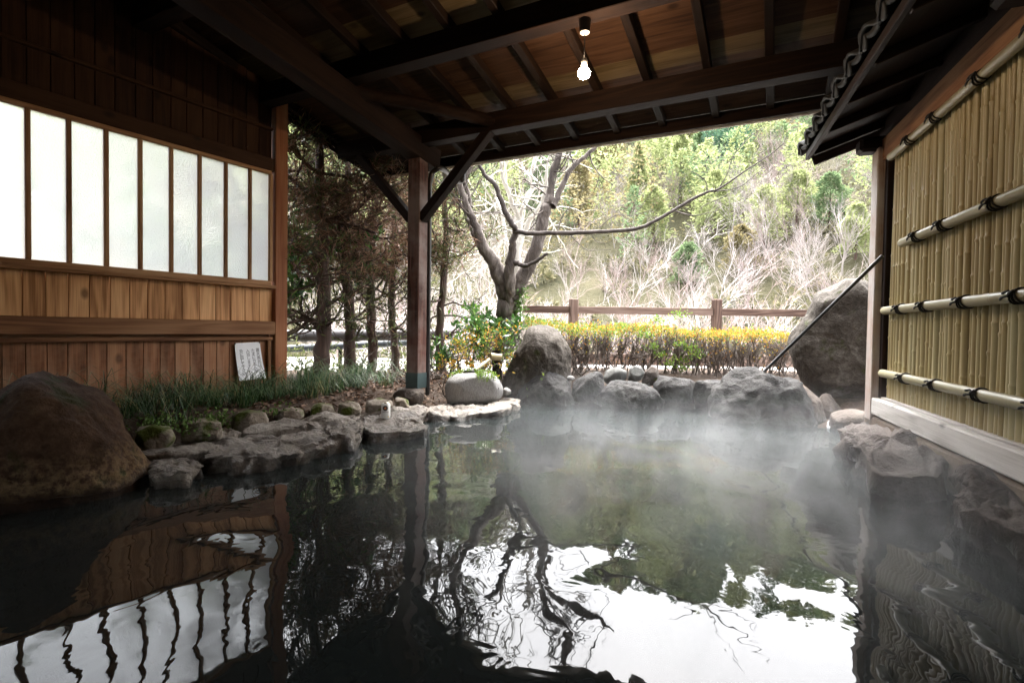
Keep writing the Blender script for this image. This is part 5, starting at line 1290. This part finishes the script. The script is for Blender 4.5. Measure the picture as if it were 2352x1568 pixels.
def bare(u, vt, vb, mt, label, seed, spread=.5, y=None, k=(6, 6, 5), r=.012):
    p = hill_at(u, vb) if y is None else aty(u, vb, y); h = (vb - vt) * p[1] / FPX; g = np.random.default_rng(seed)
    t = thing('leafless_tree', p, label, 'tree', 'leafless trees on the slope')
    mb = MB(); lev = grow(mb, g, p - UP * .3, (0, 0, 1), h * .5, .75 * r * h, [(k[0], spread, .75, .55, .35), (k[1], .5, .62, .5, .25), (k[2], .5, .6, .55, .2)], K=6, sides=5, up=.12, wob=.1)
    # the trunk is the first tube, the rest is the crown of twigs
    V = np.concatenate(mb.v); n0 = 6 * 5
    tm = MB(); tm.add(V[:n0], mb.q[0][: 5 * 5]); link('trunk', tm.mesh('trunk', True), M[mt], t)
    cm = MB(); cm.add(V, np.concatenate(mb.q[1:])); link('crown', cm.mesh('crown', True), M[mt], t)
for k, a in enumerate([
    (1775, 250, 450, 'bare_pink', 'wide grey pink leafless tree high under the eave'),
    (1930, 430, 640, 'bare_white', 'white leafless tree beside the fence post'),
    (1850, 470, 680, 'bare_white', 'white fan shaped leafless tree above the standing stone'),
    (1590, 540, 700, 'bare_white', 'white leafless tree above the middle of the railing'),
    (1720, 560, 710, 'bare_pink', 'pinkish leafless tree right above the right railing post'),
    (1420, 560, 710, 'bare_pink', 'pinkish leafless tree between the forked tree and railing post')]):
    bare(*a, seed=300 + k, k=(8, 7, 6))
# the rest of the wood reads as one mass
g = np.random.default_rng(77)
mats = ['conifer_lime', 'conifer_green', 'conifer_rust']
MBs = [MB() for _ in mats]
cnt = 0
while cnt < 800:
    x = g.uniform(-85, 130); y = 41 + 93 * g.random() ** .9
    if abs(math.atan2(x, y)) > RAD(52): continue
    z = float(hz(x, y)); r_ = np.hypot(x * .75, y)
    h = g.uniform(5.5, 9.5); i = int(g.choice(3, p=[.55, .33, .12])); sz = max(.3, 9.0 * y / FPX)
    if g.random() < .75: conifer_crown(MBs[i], g, np.array([x, y, z]), h, h * g.uniform(.25, .38), 420, cone=g.choice([.3, .6, 1.0]), size=sz)
    else: round_crown(MBs[i], g, np.array([x, y, z]), h * .85, h * .38, 420, size=sz)
    cnt += 1
for mb, mt, nm in zip(MBs, mats, ('far_wood', 'far_wood', 'far_wood')):
    lab = {'conifer_lime': 'mass of yellow green conifers covering the hillside', 'conifer_green': 'mass of darker green trees scattered over the hillside', 'conifer_rust': 'mass of rust tinged trees scattered over the hillside'}[mt]
    tag(link(nm, mb.mesh(nm), M[mt]), lab, 'wood', kind='stuff')
g = np.random.default_rng(404); mb = MB(); n0 = 380
y = g.uniform(26, 72, n0); x = g.uniform(-.6, 1.1, n0) * y; z = hz(x, y)
for k in range(n0):
    r = g.uniform(.7, 1.7); m0 = 110; d = unit(g.normal(size=(m0, 3)) * np.array([1, 1, .6]) + np.array([0, -.2, .25])); P = np.array([x[k], y[k], z[k]]) + d * r * np.array([1.2, 1.2, .8]) * g.uniform(.7, 1.05, (m0, 1))
    leaves(mb, P, unit(d + g.normal(size=P.shape) * .6), g.uniform(.25, .5, m0), g.uniform(.12, .26, m0), g)
M['scrub'] = leafmat('winter scrub leaf', [(0, (0.07, 0.07, 0.035)), (.5, (0.14, 0.133, 0.07)), (1, (0.238, 0.21, 0.126))], trans=.3, rough=.8)
tag(link('hill_scrub', mb.mesh('hill_scrub'), M['scrub']), 'low olive brown scrub covering the lower hillside', 'scrub', kind='stuff')
for mt, n, lab, sd in (('bare_white', 230, 'tangle of white leafless brushwood at the foot of the hillside', 1), ('bare_pink', 170, 'tangle of pinkish leafless brushwood at the foot of the hillside', 2)):
    g = np.random.default_rng(500 + sd); mb = MB()
    y = 27 + 40 * g.random(n) ** 1.1; x = g.uniform(-.55, 1.02, n) * y
    nn_ = n // 4; y[:nn_] = g.uniform(11, 24, nn_); x[:nn_] = g.uniform(-.4, .95, nn_) * y[:nn_]
    z = np.where(y < 24, gz(x, np.minimum(y, 29)), hz(x, y)); h = np.where(y < 24, g.uniform(1.6, 2.8, n), g.uniform(4.0, 7.0, n))
    S = np.stack([x, y, z - .2], 1); D = unit(g.normal(size=S.shape) * .22 + UP)
    grow(mb, g, S, D, h * .55, .008 + h * .0052, [(6, .55, .75, .6, .1), (6, .5, .62, .55, .15), (4, .5, .62, .65, .15)], K=3, sides=3, up=.05, wob=.14)
    tag(link('brushwood', mb.mesh('brushwood'), M[mt]), lab, 'brushwood', kind='stuff')

# ================================================================== STEAM OVER THE HOT WATER
m = bpy.data.materials.new('steam'); m.use_nodes = True; nt = m.node_tree; nt.nodes.clear()
o = nt.nodes.new('ShaderNodeOutputMaterial'); pv = nt.nodes.new('ShaderNodeVolumePrincipled')
pv.inputs['Color'].default_value = (.93, .95, .97, 1); pv.inputs['Anisotropy'].default_value = .35
geo = N_(nt, 'ShaderNodeNewGeometry'); sp = N_(nt, 'ShaderNodeSeparateXYZ'); nt.links.new(geo.outputs['Position'], sp.inputs[0])
mp = N_(nt, 'ShaderNodeMapping'); mp.inputs['Scale'].default_value = (1, 1, .55); nt.links.new(geo.outputs['Position'], mp.inputs[0])
n1 = N_(nt, 'ShaderNodeTexNoise', i_Scale=3.0, i_Detail=5.0, i_Roughness=.62, i_Distortion=1.1); nt.links.new(mp.outputs[0], n1.inputs[0])
wisp = math_(nt, 'MULTIPLY', math_(nt, 'SUBTRACT', n1.outputs[0], .41, True), 3.4)
fall = math_(nt, 'POWER', math_(nt, 'SUBTRACT', 1.0, math_(nt, 'MULTIPLY', sp.outputs[2], 1.7), True), 2.0)
def lobe(cx, cy, rx, ry):
    a = math_(nt, 'DIVIDE', math_(nt, 'SUBTRACT', sp.outputs[0], cx), rx); b = math_(nt, 'DIVIDE', math_(nt, 'SUBTRACT', sp.outputs[1], cy), ry)
    return math_(nt, 'SUBTRACT', 1.0, math_(nt, 'ADD', math_(nt, 'MULTIPLY', a, a), math_(nt, 'MULTIPLY', b, b)), True)
reg = math_(nt, 'ADD', lobe(.95, 2.35, 1.65, 1.65), math_(nt, 'MULTIPLY', lobe(.3, 4.9, .9, .7), .10))
den = math_(nt, 'MULTIPLY', math_(nt, 'MULTIPLY', wisp, fall), math_(nt, 'MULTIPLY', reg, 1.3))
nt.links.new(den, pv.inputs['Density']); nt.links.new(pv.outputs[0], o.inputs['Volume'])
mb = MB(); lo = np.array([-.8, .85, .012]); hi = np.array([2.6, 5.5, .62])
mb.add([[(lo, hi)[i][0], (lo, hi)[j][1], (lo, hi)[k][2]] for i in (0, 1) for j in (0, 1) for k in (0, 1)], BOXQ)
tag(link('steam', mb.mesh('steam'), m), 'pale steam drifting over the hot water', 'steam', kind='stuff')
